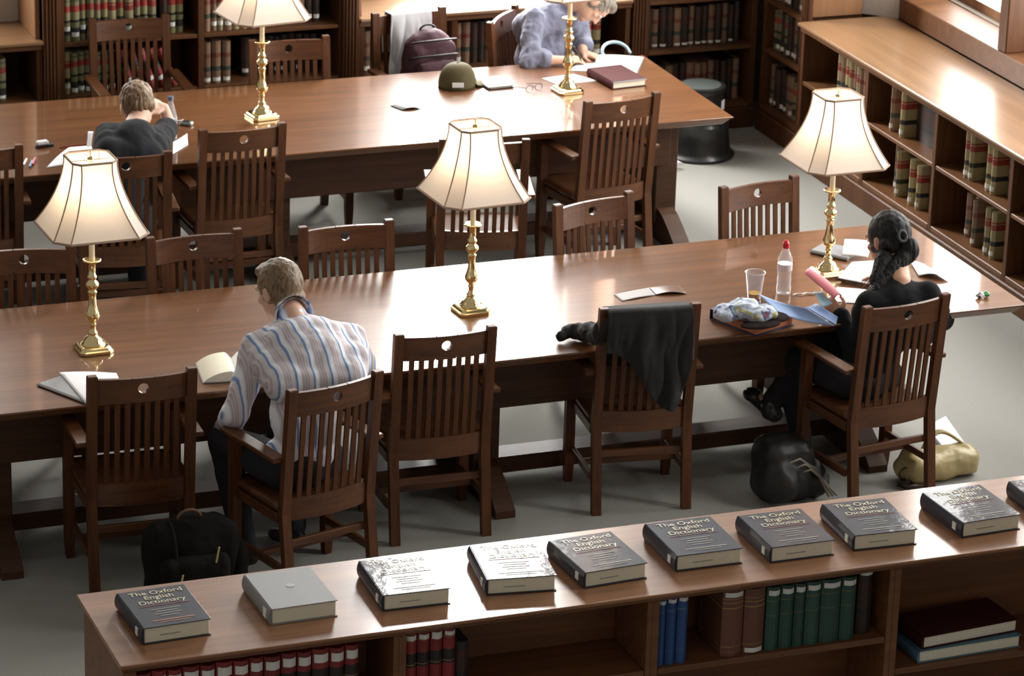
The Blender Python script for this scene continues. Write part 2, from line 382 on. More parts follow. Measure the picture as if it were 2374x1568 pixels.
def row(origin, rz, items, group, z, depth=.22, where='', start='left'):
    """items: (x0, width, height, kind, sticker(z0,z1)|None, y, lean) in the case's own x"""
    c, s = cos(rz), sin(rz); n = 0
    for it in items:
        x0, w, h, kind, lab = it[:5]; y = it[5] if len(it) > 5 else .03; lean = it[6] if len(it) > 6 else 0
        o = proto(kind, lab, len(it) > 7 and it[7])
        x = x0+w/2
        o.location = (origin[0]+c*x-s*y, origin[1]+s*x+c*y, z+DZ+.001+(w/2*abs(math.sin(lean))))
        o.rotation_euler = (0, lean, rz); o.scale = (w-.0015, depth, h)
        tag(o, '%s, %s from %s, %s' % (KN[kind], ORD[min(n, 19)], start, where), 'book', group); n += 1
def fill(x0, x1, kinds, hmin, hmax, wmin=.038, wmax=.055, labs=((.07, .17),), plab=.8, y=.03):
    x = x0; out = []
    while True:
        w = random.uniform(wmin, wmax)
        if x+w > x1: break
        out.append((x, w, random.uniform(hmin, hmax), random.choice(kinds), random.choice(labs) if random.random() < plab else None, y+random.uniform(0, .015)))
        x += w+random.uniform(0, .002)
    return out
T0 = (4.445, 18.87)
row(T0, 0, fill(.132, .70, ['olive', 'tan', 'olive'], .255, .27, labs=((.10, .2), (.16, .26), (.24, .34))), 'law reports on the upper shelf left of the far lamp', .80, where="upper shelf left of the far lamp")
row(T0, 0, fill(.71, .90, ['dark', 'olive'], .25, .265, y=.05, plab=.5, labs=((.16, .26),)), 'dark volumes at the end of the upper shelf', .80, where="dark right end of the upper left shelf")
row(T0, 0, fill(.132, .46, ['olive', 'tan', 'olive'], .24, .255, labs=((.08, .18), (.14, .24), (.05, .15))), 'law reports on the second shelf behind the leftmost far chair', .485, where="second shelf behind the upper left chair")
row(T0, 0, [(.50+.065*i, .05, .245, 'crimson', (.2, .3), .02, radians(-14-2*i)) for i in range(5)], 'leaning crimson volumes behind the leftmost far chair', .485, where="leaning behind the upper left chair")
row(T0, 0, fill(.96, 1.34, ['brown', 'brown', 'tan'], .255, .27, labs=((.12, .22),)), 'brown volumes on the upper shelf behind the far lamp shade', .80, where="upper shelf behind the far lamp shade")
row(T0, 0, fill(1.35, 1.70, ['dark', 'brown'], .24, .255, y=.07, labs=((.10, .2),)), 'dark volumes right of the far lamp shade', .80, where="upper shelf right of the far lamp shade")
row(T0, 0, [(.956, .05, .25, 'brown', (.06, .15)), (1.012, .055, .255, 'brown', (.06, .15)), (1.075, .05, .25, 'brown', (.06, .15))], 'three brown volumes on the second shelf', .485, where="nearly empty shelf left of the far lamp")
row(T0, 0, fill(1.22, 1.70, ['dark'], .23, .245, y=.12, labs=((.1, .2),)), 'dark volumes behind the chair under the far lamp', .485, where="shelf behind the chair under the far lamp")
row(T0, 0, fill(.132, .90, ['dark', 'olive'], .24, .26, y=.05), 'dim volumes on the bottom shelf', .122, where="bottom shelf of the fluted bookcase")
Nn = (2.72, 18.87)
row(Nn, 0, fill(1.30, 1.55, ['olive'], .245, .26, .05, .06, labs=((.06, .13),), plab=.7), 'law reports in the left niche case', .475, where="low case at the upper left corner")
Nm = (6.34, 18.87)
row(Nm, 0, fill(.04, .10, ['brown'], .25, .26, .05, .055), 'brown volumes at the left end of the middle niche case', .475, where="left end of the middle niche case")
row(Nm, 0, fill(.44, .57, ['tan', 'brown'], .25, .265, labs=((.86, .95),), y=.04), 'volumes beside the maroon backpack', .475, where="niche case beside the maroon backpack")
row(Nm, 0, fill(.63, 1.02, ['dark', 'dark', 'brown'], .24, .26, y=.08, plab=.2), 'dark volumes behind the turned chair', .475, where="niche case behind the turned chair")
row(Nm, 0, fill(1.30, 1.58, ['tan'], .26, .272, .045, .055, y=.03), 'tan law reports in front of the writing man', .475, where="niche case before the writing man")
row(Nm, 0, fill(1.19, 1.29, ['brown', 'dark'], .25, .26, y=.06), 'brown volumes under the writing man face', .475, where="niche case below the writing man's chin")
Nc = (8.08, 18.87)
row(Nc, 0, fill(.13, .80, ['dark', 'brown', 'dark'], .24, .26, y=.06, labs=((.04, .1),)), 'dim volumes on the second shelf of the corner case', .485, where="second shelf of the corner bookcase")
row(Nc, 0, fill(.13, .80, ['dark', 'brown'], .24, .26, y=.06, plab=.3), 'dim volumes on the bottom shelf of the corner case', .122, where="bottom shelf of the corner bookcase")
row(Nc, 0, fill(.13, .80, ['dark', 'brown'], .24, .26, y=.06, labs=((.04, .1),)), 'dim volumes on the upper shelf of the corner case', .80, where="upper shelf of the corner bookcase")
Ns = (8.93, 18.82)
for z, nm in ((.122, 'bottom'), (.485, 'second'), (.80, 'upper')):
    row(Ns, -pi/2, fill(.05, .57, ['dark', 'brown', 'olive'], .24, .27, y=.04, plab=.5), 'dim volumes on the side-wall %s shelf' % nm, z, where='%s shelf, dark side-wall case' % nm)
Nr = (8.86, 18.12)
def rrow(items, z, where):
    row(Nr, -pi/2, items, 'law volumes ' + where, z, where=where, start='far end')
def tb(x, w=.042, h=.265, k='tan', y=.05): return (x, w, h, k, (.07, .17), y)
rrow(fill(.36, .85, ['tan', 'tan', 'brown'], .25, .27, y=.05), .475, 'upper shelf, farthest side bay')
rrow(fill(.45, .85, ['brown', 'dark'], .25, .27, y=.06), .122, 'lower shelf, farthest side bay')
rrow([tb(1.08, .04, k='brown'), tb(1.20, .05, k='tan'), (1.26, .30, .24, 'dark', None, .12), tb(1.65, .05)], .475, 'upper shelf, side bay behind right lamp')
rrow([tb(1.08, .05, k='brown', y=.10), tb(1.20, .04), (1.25, .09, .25, 'dark', None, .1), tb(1.36, .045), tb(1.45, .045, .255), (1.5, .1, .25, 'dark', None, .1)], .122, 'lower shelf, side bay behind right lamp')
rrow([tb(1.98, .05), tb(2.035, .045), (2.09, .09, .25, 'brown', None, .12), tb(2.23, .05), tb(2.285, .05), (2.34, .1, .25, 'brown', None, .12)], .475, 'upper shelf, side bay above seated woman')
rrow([tb(1.95, .05, .25, 'brown', .1), (2.01, .1, .25, 'brown', None, .12), tb(2.12, .04, k='brown'), tb(2.26, .05), tb(2.33, .05, .262), (2.385, .1, .25, 'dark', None, .12)], .122, 'lower shelf, side bay above seated woman')
rrow(fill(2.75, 3.4, ['tan', 'brown', 'dark'], .25, .27, y=.06), .475, 'upper shelf, side bay at right edge')
rrow(fill(2.75, 3.4, ['tan', 'brown', 'dark'], .25, .27, y=.06), .122, 'lower shelf, side bay at right edge')

# ------------------------------------------------------------------ tables
TZ = .73+DZ
def table(name, label, X0, X1, Y0, Y1, trestles):
    r = empty(name, ((X0+X1)/2, (Y0+Y1)/2, 0), 0, label, 'table'); o = r.location
    e = .02; rings = []
    for (ins, z) in ((.045, TZ-.05), (.04, TZ-.046), (.012, TZ-.012), (.0, TZ-.008), (.0, TZ-.002), (.003, TZ)):
        rings.append([(X0+ins, Y0+ins, z), (X1-ins, Y0+ins, z), (X1-ins, Y1-ins, z), (X0+ins, Y1-ins, z)])
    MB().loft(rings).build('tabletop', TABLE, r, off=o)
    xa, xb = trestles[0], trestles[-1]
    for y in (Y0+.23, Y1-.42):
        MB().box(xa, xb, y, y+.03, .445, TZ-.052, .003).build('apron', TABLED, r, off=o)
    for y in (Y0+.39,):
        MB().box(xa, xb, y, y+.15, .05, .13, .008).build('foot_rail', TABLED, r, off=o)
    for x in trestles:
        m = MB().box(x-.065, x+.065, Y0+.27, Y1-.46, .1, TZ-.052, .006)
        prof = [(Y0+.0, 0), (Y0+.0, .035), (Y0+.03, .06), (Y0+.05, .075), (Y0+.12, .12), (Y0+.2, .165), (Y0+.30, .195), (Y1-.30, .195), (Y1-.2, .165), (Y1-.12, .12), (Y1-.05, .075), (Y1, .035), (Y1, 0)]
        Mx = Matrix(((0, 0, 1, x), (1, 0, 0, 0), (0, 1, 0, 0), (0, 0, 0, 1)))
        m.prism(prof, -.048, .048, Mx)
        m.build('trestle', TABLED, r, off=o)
    return r
table('library_table', 'long dark brown library table in the middle with three lit lamps', 1.0, 7.884, 13.556, 14.832, [2.0, 3.02, 5.285, 7.16])
table('library_table', 'long brown library table at the back under the far lamps', 1.0, 7.797, 16.735, 18.02, [2.0, 3.02, 5.275, 7.53])

# ------------------------------------------------------------------ chairs
CH = 1.0
def ylean(z):   # back posts: vertical to the seat, then raked
    return -.195 + (-.052 if z < .42 else 0)*(.42-z)/.42 - (.055*(z-.42)/(CH-.42) if z > .42 else 0)
def bow(x): return -.028*(1-min(1, (x/.2))**2)
def curved_plate(m, x0, x1, z0, z1, th, n=10, hole=None):
    def P(x, z, s): return (x, ylean(z)+bow(abs(x))+s*th/2+.008, z)
    bm = m.bm
    if not hole:
        rings = [[P(x0+(x1-x0)*i/n, z0, -1), P(x0+(x1-x0)*i/n, z1, -1), P(x0+(x1-x0)*i/n, z1, 1), P(x0+(x1-x0)*i/n, z0, 1)] for i in range(n+1)]
        return m.loft(rings)
    hc, hr = hole; hw = .05
    curved_plate(m, x0, -hw, z0, z1, th, 5); curved_plate(m, hw, x1, z0, z1, th, 5)
    N_ = 32; rings = {-1: [], 1: []}; outer = {-1: [], 1: []}
    for s in (-1, 1):
        for k in range(N_):
            a = 2*pi*k/N_; dx, dz = cos(a), sin(a)
            rings[s].append(bm.verts.new(P(hr*dx, hc+hr*dz, s)))
            t = min(hw/abs(dx) if abs(dx) > 1e-6 else 9, ((z1-hc) if dz > 0 else (hc-z0))/abs(dz) if abs(dz) > 1e-6 else 9)
            outer[s].append(bm.verts.new(P(t*dx, hc+t*dz, s)))
    for k in range(N_):
        q = (k+1) % N_
        for s in (-1, 1): bm.faces.new((rings[s][k], rings[s][q], outer[s][q], outer[s][k]))
        bm.faces.new((rings[-1][k], rings[-1][q], rings[1][q], rings[1][k]))
        bm.faces.new((outer[-1][k], outer[-1][q], outer[1][q], outer[1][k]))
    return m
def make_chair():
    r = empty('armchair')
    for s in (-1, 1):
        m = MB(); rings = []
        for z in (0, .2, .42, .6, .8, CH-.006, CH):
            y = ylean(z); hx = .0215-(.003 if z > CH-.003 else 0); hy = .017-(.003 if z > CH-.003 else 0); x = s*.213
            rings.append([(x-hx, y-hy, z), (x+hx, y-hy, z), (x+hx, y+hy, z), (x-hx, y+hy, z)])
        m.loft(rings).build('back_post', CHAIR, r)
        m = MB(); rings = []
        for z in (0, .1, .40, .662):
            hx = .022 if z > .05 else .017; x = s*.236; y = .165
            rings.append([(x-hx, y-hx, z), (x+hx, y-hx, z), (x+hx, y+hx, z), (x-hx, y+hx, z)])
        m.loft(rings).build('front_leg', CHAIR, r)
        m = MB().box(s*.245-.032, s*.245+.032, -.21, .225, .663, .685, .004)
        m.build('armrest', CHAIRX, r)
        MB().box(s*.224-.011, s*.224+.011, -.17, .14, .37, .415, .002).build('side_rail', CHAIRX, r)
        MB().box(s*.226-.010, s*.226+.010, -.185, .14, .15, .185, .002).build('side_stretcher', CHAIRX, r)
    MB().box(-.21, .21, .155, .175, .36, .415, .002).build('front_rail', CHAIRX, r)
    MB().box(-.215, .215, -.03, -.01, .155, .185, .002).build('cross_stretcher', CHAIRX, r)
    MB().box(-.195, .195, -.205, -.185, .26, .292, .002).build('back_stretcher', CHAIRX, r)
    def seat(u, v): return (-.235+.47*u, -.17+.37*v, .442-.014*sin(pi*u)*sin(pi*min(1, v*1.1)))
    m = MB().grid(seat, 12, 10); m.build('seat', CHAIRX, r, smooth=True, solid=.024)
    curved_plate(MB(), -.192, .192, .868, .98, .02, hole=(.934, .023)).build('crest_rail', CHAIRX, r)
    curved_plate(MB(), -.192, .192, .385, .488, .02).build('lower_rail', CHAIRX, r)
    for i in range(8):
        x = -.1493+.04266*i
        rings = []
        for z in (.487, .62, .75, .869):
            y = ylean(z)+bow(abs(x))+.008
            rings.append([(x-.0115, y-.005, z), (x+.0115, y-.005, z), (x+.0115, y+.005, z), (x-.0115, y+.005, z)])
        MB().loft(rings).build('slat', CHAIR, r)
    return r
chair0 = make_chair(); used = [False]; CHAIRS = {}
def chair(key, a, b, label, group, flip=False, push=(0, 0), sz=1.0):
    A = at(*a, CH); B = at(*b, CH); d = B-A; ang = math.atan2(d.y, d.x)
    if flip: ang += pi
    c = (A+B)/2; top = -.25
    o = Vector((c.x+sin(ang)*top + push[0], c.y-cos(ang)*top + push[1], 0))
    r = copy_tree(chair0) if used[0] else chair0; used[0] = True
    r.location = o; r.rotation_euler = (0, 0, ang); r.scale = (1, 1, sz)
    tag(r, label, 'chair', group); CHAIRS[key] = (o, ang); return r
G2 = 'slatted armchairs on the near side of the middle table'; G3 = 'slatted armchairs on the far side of the middle table'
G4 = 'slatted armchairs on the near side of the back table'; G5 = 'slatted armchairs on the far side of the back table'
chair('c1', (218, 872), (440, 852), 'empty slatted armchair at the lower left, before the papers on the middle table', G2)
chair('c2', (672, 905), (881, 858), 'slatted armchair in which the man in the striped shirt sits', G2)
chair('c3', (925, 775), (1140, 755), 'empty slatted armchair with bright table glare showing through its slats', G2)
chair('c4', (1397, 715), (1617, 702), 'slatted armchair with the dark jacket hung over its back', G2)
chair('c5', (2013, 710), (2190, 680), 'slatted armchair in which the woman in black sits', G2)
chair('f1', (-30, 575), (140, 568), 'slatted armchair facing us across the middle table at the left edge', G3, True)
chair('f2', (350, 550), (548, 530), 'slatted armchair facing us just right of the left lamp, blue bag behind it', G3, True)
chair('f3', (706, 530), (907, 513), 'slatted armchair facing us beyond the man in the striped shirt', G3, True, (0, .03))
chair('f4', (1292, 474), (1458, 443), 'turned slatted armchair facing us right of the middle lamp', G3, True)
chair('f5', (1673, 433), (1845, 405), 'slatted armchair facing us alone, left of the right lamp', G3, True)
chair('n0', (-150, 345), (38, 335), 'slatted armchair cut by the left edge at the back table', G4)
chair('n1', (196, 358), (385, 350), 'slatted armchair of the bowed man, partly behind the left lamp shade', G4)
chair('n2', (472, 300), (652, 284), 'empty slatted armchair at the back table below the far left lamp', G4)
chair('n3', (1030, 322), (1217, 322), 'turned slatted armchair standing between the tables behind the middle lamp shade', G4)
chair('n4', (1358, 235), (1527, 212), 'slatted armchair at the right end of the back table', G4)
chair('b1', (209, 38), (378, 28), 'slatted armchair standing by the bookcase at the upper left', G5, True, (0, -.045))
chair('b2', (590, 98), (762, 87), 'slatted armchair pushed in right of the far left lamp', G5, True, (0, .05))
chair('b3', (872, 30), (1022, 15), 'slatted armchair holding the grey cloth and the maroon backpack', G5, True)
chair('b4', (1137, 50), (1192, 12), 'sideways slatted armchair in which the man in the blue shirt sits', G5, True)

# ------------------------------------------------------------------ lamps
def octa(h, c, z, ox=0, oy=0):
    return [(-h+c, -h, z), (h-c, -h, z), (h, -h+c, z), (h, h-c, z), (h-c, h, z), (-h+c, h, z), (-h, h-c, z), (-h, -h+c, z)]
def make_lamp():
    r = empty('table_lamp')
    m = MB(); m.loft([octa(.075, .02, 0), octa(.077, .02, .004), octa(.077, .02, .014), octa(.070, .018, .018), octa(.066, .016, .026), octa(.058, .014, .030)])
    m.build('base', BRASS, r)
    prof = [(.055, .030), (.053, .036), (.046, .040), (.044, .048), (.036, .060), (.022, .070), (.019, .078), (.023, .083), (.017, .090), (.013, .100), (.0125, .118), (.017, .124), (.013, .130), (.014, .138), (.026, .150), (.031, .160), (.031, .172), (.025, .190), (.0185, .215), (.0165, .25), (.0175, .268), (.0215, .273), (.0215, .280), (.016, .285), (.019, .292), (.030, .304), (.031, .312), (.028, .320), (.018, .330), (.017, .336), (.022, .341), (.022, .350), (.016, .356), (.0165, .412), (.022, .416), (.041, .420), (.042, .425), (.036, .428), (.014, .424)]
    m = MB(); m.lathe(prof, 32); m.build('column', BRASS, r, smooth=True)
    MB().lathe([(.013, .424), (.0125, .60), (.011, .602)], 20).build('candle_sleeve', CREAM, r, smooth=False, label='cream candle tube')
    m = MB(); m.lathe([(.004, .602), (.004, .905)], 8); m.lathe([(.016, .890), (.012, .897), (.004, .902), (.003, .912), (.006, .916), (.006, .921), (.001, .928)], 12)
    for a in range(4):
        m.tube([(0, 0, .885), (.09*cos(a*pi/2), .09*sin(a*pi/2), .885)], .002, 5)
    m.build('harp_and_finial', BRASS, r)
    prof = []
    for i in range(13):
        t = i/12; prof.append((.098+.115*t**1.75, .030+.030*t, .895-.32*t))
    m = MB(); m.loft([octa(h, c, z) for h, c, z in prof], cap=False)
    sh = m.build('lamp_shade', SHADE, r)
    m = MB()
    for k in range(8):
        pts = [Vector(octa(h+.0012, c, z)[k]) for h, c, z in prof]; m.tube(pts, .0032, 5)
    for h, c, z in (prof[0], prof[-1]):
        q = octa(h+.001, c, z); m.tube(q+[q[0]], .0055, 6)
    m.build('piping', SEAM, sh)
    b = MB(); b.lathe([(.002, .70), (.012, .71), (.024, .745), (.026, .77), (.018, .795), (.002, .805)], 16)
    b.build('bulb', emis('bulb', (1, .82, .58), 42), r, smooth=True, label='glowing warm bulb')
    return r
lamp0 = make_lamp(); first = True
for px, py, lab, rz in ((216, 812, 'brass lamp with a white bell shade at the left of the middle table', 2), (1091, 722, 'brass lamp with a yellow-glowing shade at the centre of the middle table', 4), (1917, 636, 'brass lamp with a white shade at the right of the middle table by the woman', 1),
                        (607, 272, 'brass lamp on the back table near its left half, shade cut by the top edge', 8), (1315, 212, 'brass lamp on the back table before the writing man, shade out of frame', 4), ):
    l = lamp0 if first else copy_tree(lamp0); first = False
    p = at(px, py, TZ); l.location = (p.x, p.y, TZ); l.rotation_euler = (0, 0, radians(rz)); tag(l, lab, 'lamp', 'brass table lamps')

# ------------------------------------------------------------------ near display shelf
SZ = 1.06+DZ; SY0, SY1, SX0, SX1 = 10.425, 11.035, 2.672, 8.2
p = at(176, 1379, SZ); q = at(279, 1547, SZ); SY1 = p.y; SY0 = q.y; SX0 = (p.x+q.x)/2
cs = empty('display_bookcase', (SX0, SY0, 0), 0, 'long low bookcase in the foreground with dictionaries lying on its top', 'bookcase'); o = cs.location
rings = []
for ins, z in ((.022, SZ-.024), (.010, SZ-.020), (.003, SZ-.015), (0, SZ-.011), (0, SZ-.003), (.003, SZ)):
    rings.append([(SX0+ins, SY0+ins, z), (SX1-ins, SY0+ins, z), (SX1-ins, SY1-ins, z), (SX0+ins, SY1-ins, z)])
MB().loft(rings).build('top_board', SHELFTOP, cs, off=o)
BY = SY0+.045
MB().box(SX0+.02, SX1-.02, BY-.018, BY+.02, SZ-.035, SZ-.025, .003).build('moulding', SHELFW, cs, off=o)
MB().box(SX0+.035, SX1-.035, BY-.004, BY+.016, SZ-.045, SZ-.0355, .002).build('top_rail', SHELFW, cs, off=o)
UPS = [2.715, 3.685, 4.645, 5.61, 6.58, 7.55, 8.15]
for i, x in enumerate(UPS):
    m = MB().box(x-.024, x+.024, BY, SY1-.03, 0, SZ-.0455, .003)
    if i: m.box(x-.004, x+.004, BY-.003, BY, 0, SZ-.05)
    m.build('upright', SHELFW, cs, off=o)
MB().box(SX0+.036, SX1-.036, BY+.30, BY+.315, .05, SZ-.0455).build('back_panel', SHELFW, cs, off=o)
MB().box(SX0+.036, SX1-.036, BY-.01, SY1-.03, 0, .049, .003).build('plinth', SHELFW, cs, off=o)
SH = {0: (.74, .40), 1: (.74, .40), 2: (.74, .40), 3: (.60, .28), 4: (.74, .40), 5: (.74, .4)}
for i, (a, b) in enumerate(zip(UPS, UPS[1:])):
    for z in [q_+DZ for q_ in SH[i]]:
        MB().box(a+.025, b-.025, BY+.004, BY+.299, z-.025, z, .003).build('shelf', SHELFW, cs, off=o)
B0 = (0, BY)
it = []; x = 2.745; n = 0
while x < 3.50:
    w = random.uniform(.05, .062); it.append((x, w, .245+.004*(n % 2), 'crimson', (.80, .93), .02, 0, True)); x += w+.002; n += 1
row(B0, 0, it, 'crimson volumes in the leftmost bay of the display bookcase', .74, where="leftmost bay of the foreground bookcase")
row(B0, 0, [(3.712+.048*i, .046, .262, 'crimson', ((.90, .97), (.9, .97), (.88, .98), (.91, .97))[i], .02) for i in range(4)], 'crimson set in the second foreground bay', .74, where="crimson set in the second foreground bay")
row(B0, 0, [(3.905, .05, .20, 'dark', None, .03)], 'dark volume beside the crimson set', .74, where='beside the crimson set in the second bay')
row(B0, 0, [(4.672, .036, .262, 'blue', (.93, .985), .02), (4.71, .040, .264, 'blue', (.93, .985), .02), (4.752, .042, .266, 'blue', (.93, .985), .02)], 'blue set in the third foreground bay', .74, where='blue set in the third foreground bay')
row(B0, 0, [(4.93, .085, .262, 'russet', (.90, .97), .02), (5.018, .082, .257, 'russet', (.02, .09), .02)], 'russet pair in the third foreground bay', .74, where='russet pair beside the green set')
gx = 5.106; its = []
for w in (.056, .056, .046, .062, .082, .062):
    its.append((gx, w-.002, .252, 'green', (.875, .955), .02)); gx += w
row(B0, 0, its, 'green set in the third foreground bay', .74, where='green set in the third foreground bay')
row(B0, 0, [(5.49, .06, .255, 'dark', (.93, .98), .05)], 'dark volume right of the green set', .74, where='right green set in the third foreground bay')
def flat_book(name, label, loc, rz, w, d, h, cover, z=0, cat='book', group=None, title=None, sheen=False):
    """book lying flat; local x to the right, y away, spine on the left (-x); origin at its front left bottom corner"""
    r = empty(name, loc, rz, label, cat, group)
    t = .0035
    m = MB(); m.box(0, w, 0, d, 0, t, .001); m.box(0, w, 0, d, h-t, h, .001)
    m.loft([[(0+.0, y, 0), (-.006, y, h*.25), (-.008, y, h*.5), (-.006, y, h*.75), (0, y, h), (.004, y, h), (.003, y, h*.5), (.004, y, 0)] for y in (0, d*.5, d)])
    m.build('cover', cover, r)
    MB().box(.006, w-.006, .005, d-.005, t, h-t, .002).build('page_block', PAGES, r)
    return r
NAVY = plain('navy_glossy_jacket', (.026, .031, .048), .5, coat=.55, noise_amt=.25, nscale=8, bump=.12, bscale=16, spec=.1)
for n_ in [n_ for n_ in NAVY.node_tree.nodes if n_.type == 'BUMP']: NAVY.node_tree.links.new(n_.outputs[0], NAVY.node_tree.nodes['Principled BSDF'].inputs['Coat Normal'])
GREYC = plain('grey_cloth_cover', (.20, .20, .205), .55, bump=.05, bscale=400)
MAROON = plain('maroon_cover', (.055, .010, .011), .75, spec=.2, noise_amt=.15, nscale=30)
BLUEC = plain('pale_blue_cover', (.08, .17, .24), .5)
GOLDT = plain('pale_gold_lettering', (.62, .55, .36), .4)
REDT = plain('red_rule', (.45, .06, .04), .5); SMALLT = plain('grey_small_lettering', (.34, .33, .28), .5); ORGT = plain('orange_lettering', (.55, .20, .06), .5)
def text_mesh(s, size, mat, name='title_lettering', space=1.0, bold=.0):
    c = bpy.data.curves.new(name, 'FONT'); c.body = s; c.size = size; c.align_x = 'CENTER'; c.extrude = .0003; c.offset = bold; c.space_line = space; c.resolution_u = 3
    o = bpy.data.objects.new(name, c); S.collection.objects.link(o); bpy.context.view_layer.update()
    me = bpy.data.meshes.new_from_object(o.evaluated_get(bpy.context.evaluated_depsgraph_get()))
    bpy.data.objects.remove(o); bpy.data.curves.remove(c); me.materials.clear(); me.materials.append(mat)
    o = bpy.data.objects.new(name, me); S.collection.objects.link(o); return o
TITLE = text_mesh('The Oxford\nEnglish\nDictionary', .0405, GOLDT, space=.93, bold=.0002)
def dress(r, w, d, h, orange=False, firsttitle=[True]):
    t = TITLE if firsttitle[0] else TITLE.copy()
    if not firsttitle[0]: S.collection.objects.link(t)
    firsttitle[0] = False
    t.parent = r; t.location = (w*.53, d*.84, h+.0012); t.scale = (w/.25, d/.30, 1)
    MB().box(w*.16, w*.90, d*.535, d*.542, h+.0004, h+.0012).build('red_rule', REDT, r)
    m = MB()
    for i, (a, b) in enumerate(((.28, .72), (.34, .66), (.30, .70), (.36, .64))):
        m.box(w*a, w*b, d*(.43-.06*i), d*(.442-.06*i), h+.0004, h+.0010)
    m.build('small_lettering', SMALLT, r)
    m = MB()
    m.box(w*.2, w*.82, d*.14, d*.155, h+.0004, h+.001); m.box(w*.3, w*.74, d*.09, d*.10, h+.0004, h+.001)
    m.build('publisher_lettering', ORGT if orange else SMALLT, r)
    MB().box(-.0095, -.006, d*.12, d*.20, h*.3, h*.75).build('spine_label', STICK, r)
    MB().box(w*.25, w*.55, .0035, .0049, h*.42, h*.47).build('edge_stamp', SMALLT, r)
OED = [((332, 1497), (490, 1473), 'navy dictionary with orange lettering, leftmost on the foreground bookcase', 1), ((628, 1452), (783, 1430), 'plain grey cloth dictionary lying second from the left', 2),
 ((888, 1419), (1045, 1401), 'glossy dictionary with a broad white glare, beside the grey cloth one', 0), ((1128, 1382), (1290, 1371), 'glossy dictionary with rippled glare, close left of a tilted navy one', 0),
 ((1355, 1366), (1500, 1342), 'navy dictionary nearly touching the rippled glossy one on its left', 0), ((1567, 1327), (1732, 1306), 'navy dictionary above the blue set of books', 0),
 ((1786, 1307), (1934, 1288), 'navy dictionary above the green set of books', 0), ((1978, 1279), (2125, 1263), 'navy dictionary with a white glare spot below its title', 0),
 ((2230, 1249), (2365, 1228), 'pale-glaring dictionary alone toward the right edge', 0), ((2425, 1222), (2570, 1203), 'dictionary cut off by the right edge of the photo', 0)]
for a, b, lab, kd in OED:
    A = at(*a, SZ); B = at(*b, SZ); d = B-A; w = min(.262, max(.238, d.length)); ang = math.atan2(d.y, d.x)
    r = flat_book('dictionary', lab, (A.x, A.y, SZ+.0005), ang, w, .305, .062, GREYC if kd == 2 else NAVY, group='dictionaries lying on the foreground bookcase')
    if kd != 2: dress(r, w, .305, .062, kd == 1)
    else:
        MB().lathe([(.016, .0625), (.016, .063), (.012, .0631)], 16, c=(w*.52, .17, 0)).build('embossed_crest', plain('blind_stamp', (.25, .25, .25), .5), r)
        MB().box(-.0095, -.006, .03, .06, .015, .05).build('spine_label', STICK, r)
# large books lying flat in the fourth bay
A = atY(2155, 1525, BY+.03)
flat_book('atlas', 'large pale blue volume lying flat under the maroon one', (5.74, BY+.02, .601+DZ), radians(2), .44, .235, .05, BLUEC)
flat_book('atlas', 'large maroon volume lying flat in the right foreground bay', (5.76, BY+.03, .6525+DZ), radians(5), .42, .215, .05, MAROON)
flat_book('atlas', 'dark volume lying low in the right foreground bay', (5.9, BY+.01, .281+DZ), radians(-3), .34, .26, .05, plain('black_cover', (.02, .02, .022), .5))
#PART2
# ------------------------------------------------------------------ people
SKIN = plain('skin', (.62, .38, .28), .5, noise_amt=.06, nscale=12)
SKIND = plain('skin_tan', (.50, .27, .17), .5, noise_amt=.06, nscale=12)
def hair_mat(name, a, b):
    m, t, p = newmat(name); N = t.nodes; L = t.links
    tc = N.new('ShaderNodeTexCoord'); mp = N.new('ShaderNodeMapping'); mp.inputs['Scale'].default_value = (90, 90, 22); L.new(tc.outputs['Object'], mp.inputs['Vector'])
    n = N.new('ShaderNodeTexNoise'); n.inputs['Scale'].default_value = 1.4; n.inputs['Detail'].default_value = 4; L.new(mp.outputs[0], n.inputs['Vector'])
    cr = N.new('ShaderNodeValToRGB'); cr.color_ramp.elements[0].position = .35; cr.color_ramp.elements[1].position = .68; cr.color_ramp.elements[0].color = (*a, 1); cr.color_ramp.elements[1].color = (*b, 1)
    L.new(n.outputs['Fac'], cr.inputs[0]); L.new(cr.outputs[0], p.inputs['Base Color']); p.inputs['Roughness'].default_value = .5
    bp = N.new('ShaderNodeBump'); bp.inputs['Strength'].default_value = .6; bp.inputs['Distance'].default_value = .006; L.new(n.outputs['Fac'], bp.inputs['Height']); L.new(bp.outputs[0], p.inputs['Normal'])
    return m
HAIR_BR = hair_mat('light_brown_hair', (.085, .052, .026), (.26, .17, .09)); HAIR_BL = hair_mat('dark_blond_hair', (.07, .038, .016), (.26, .155, .075))
HAIR_BK = hair_mat('black_hair', (.005, .005, .005), (.018, .017, .016)); HAIR_BK.node_tree.nodes['Principled BSDF'].inputs['Roughness'].default_value = .55; HAIR_BK.node_tree.nodes['Principled BSDF'].inputs['Specular IOR Level'].default_value = .22; HAIR_GR = hair_mat('greying_hair', (.12, .10, .08), (.36, .33, .28))
BLACKC = plain('black_knit', (.009, .010, .011), .95, sheen=.03, spec=.2, bump=.1, bscale=500); DARKJ = plain('dark_trousers', (.014, .014, .018), .9)
CHARC = plain('charcoal_shirt', (.013, .014, .017), .95, sheen=.05, spec=.2)
def shirt_blue():
    return plain('slate_blue_shirt', (.15, .16, .235), .8, noise_amt=.12, nscale=9, sheen=.3)
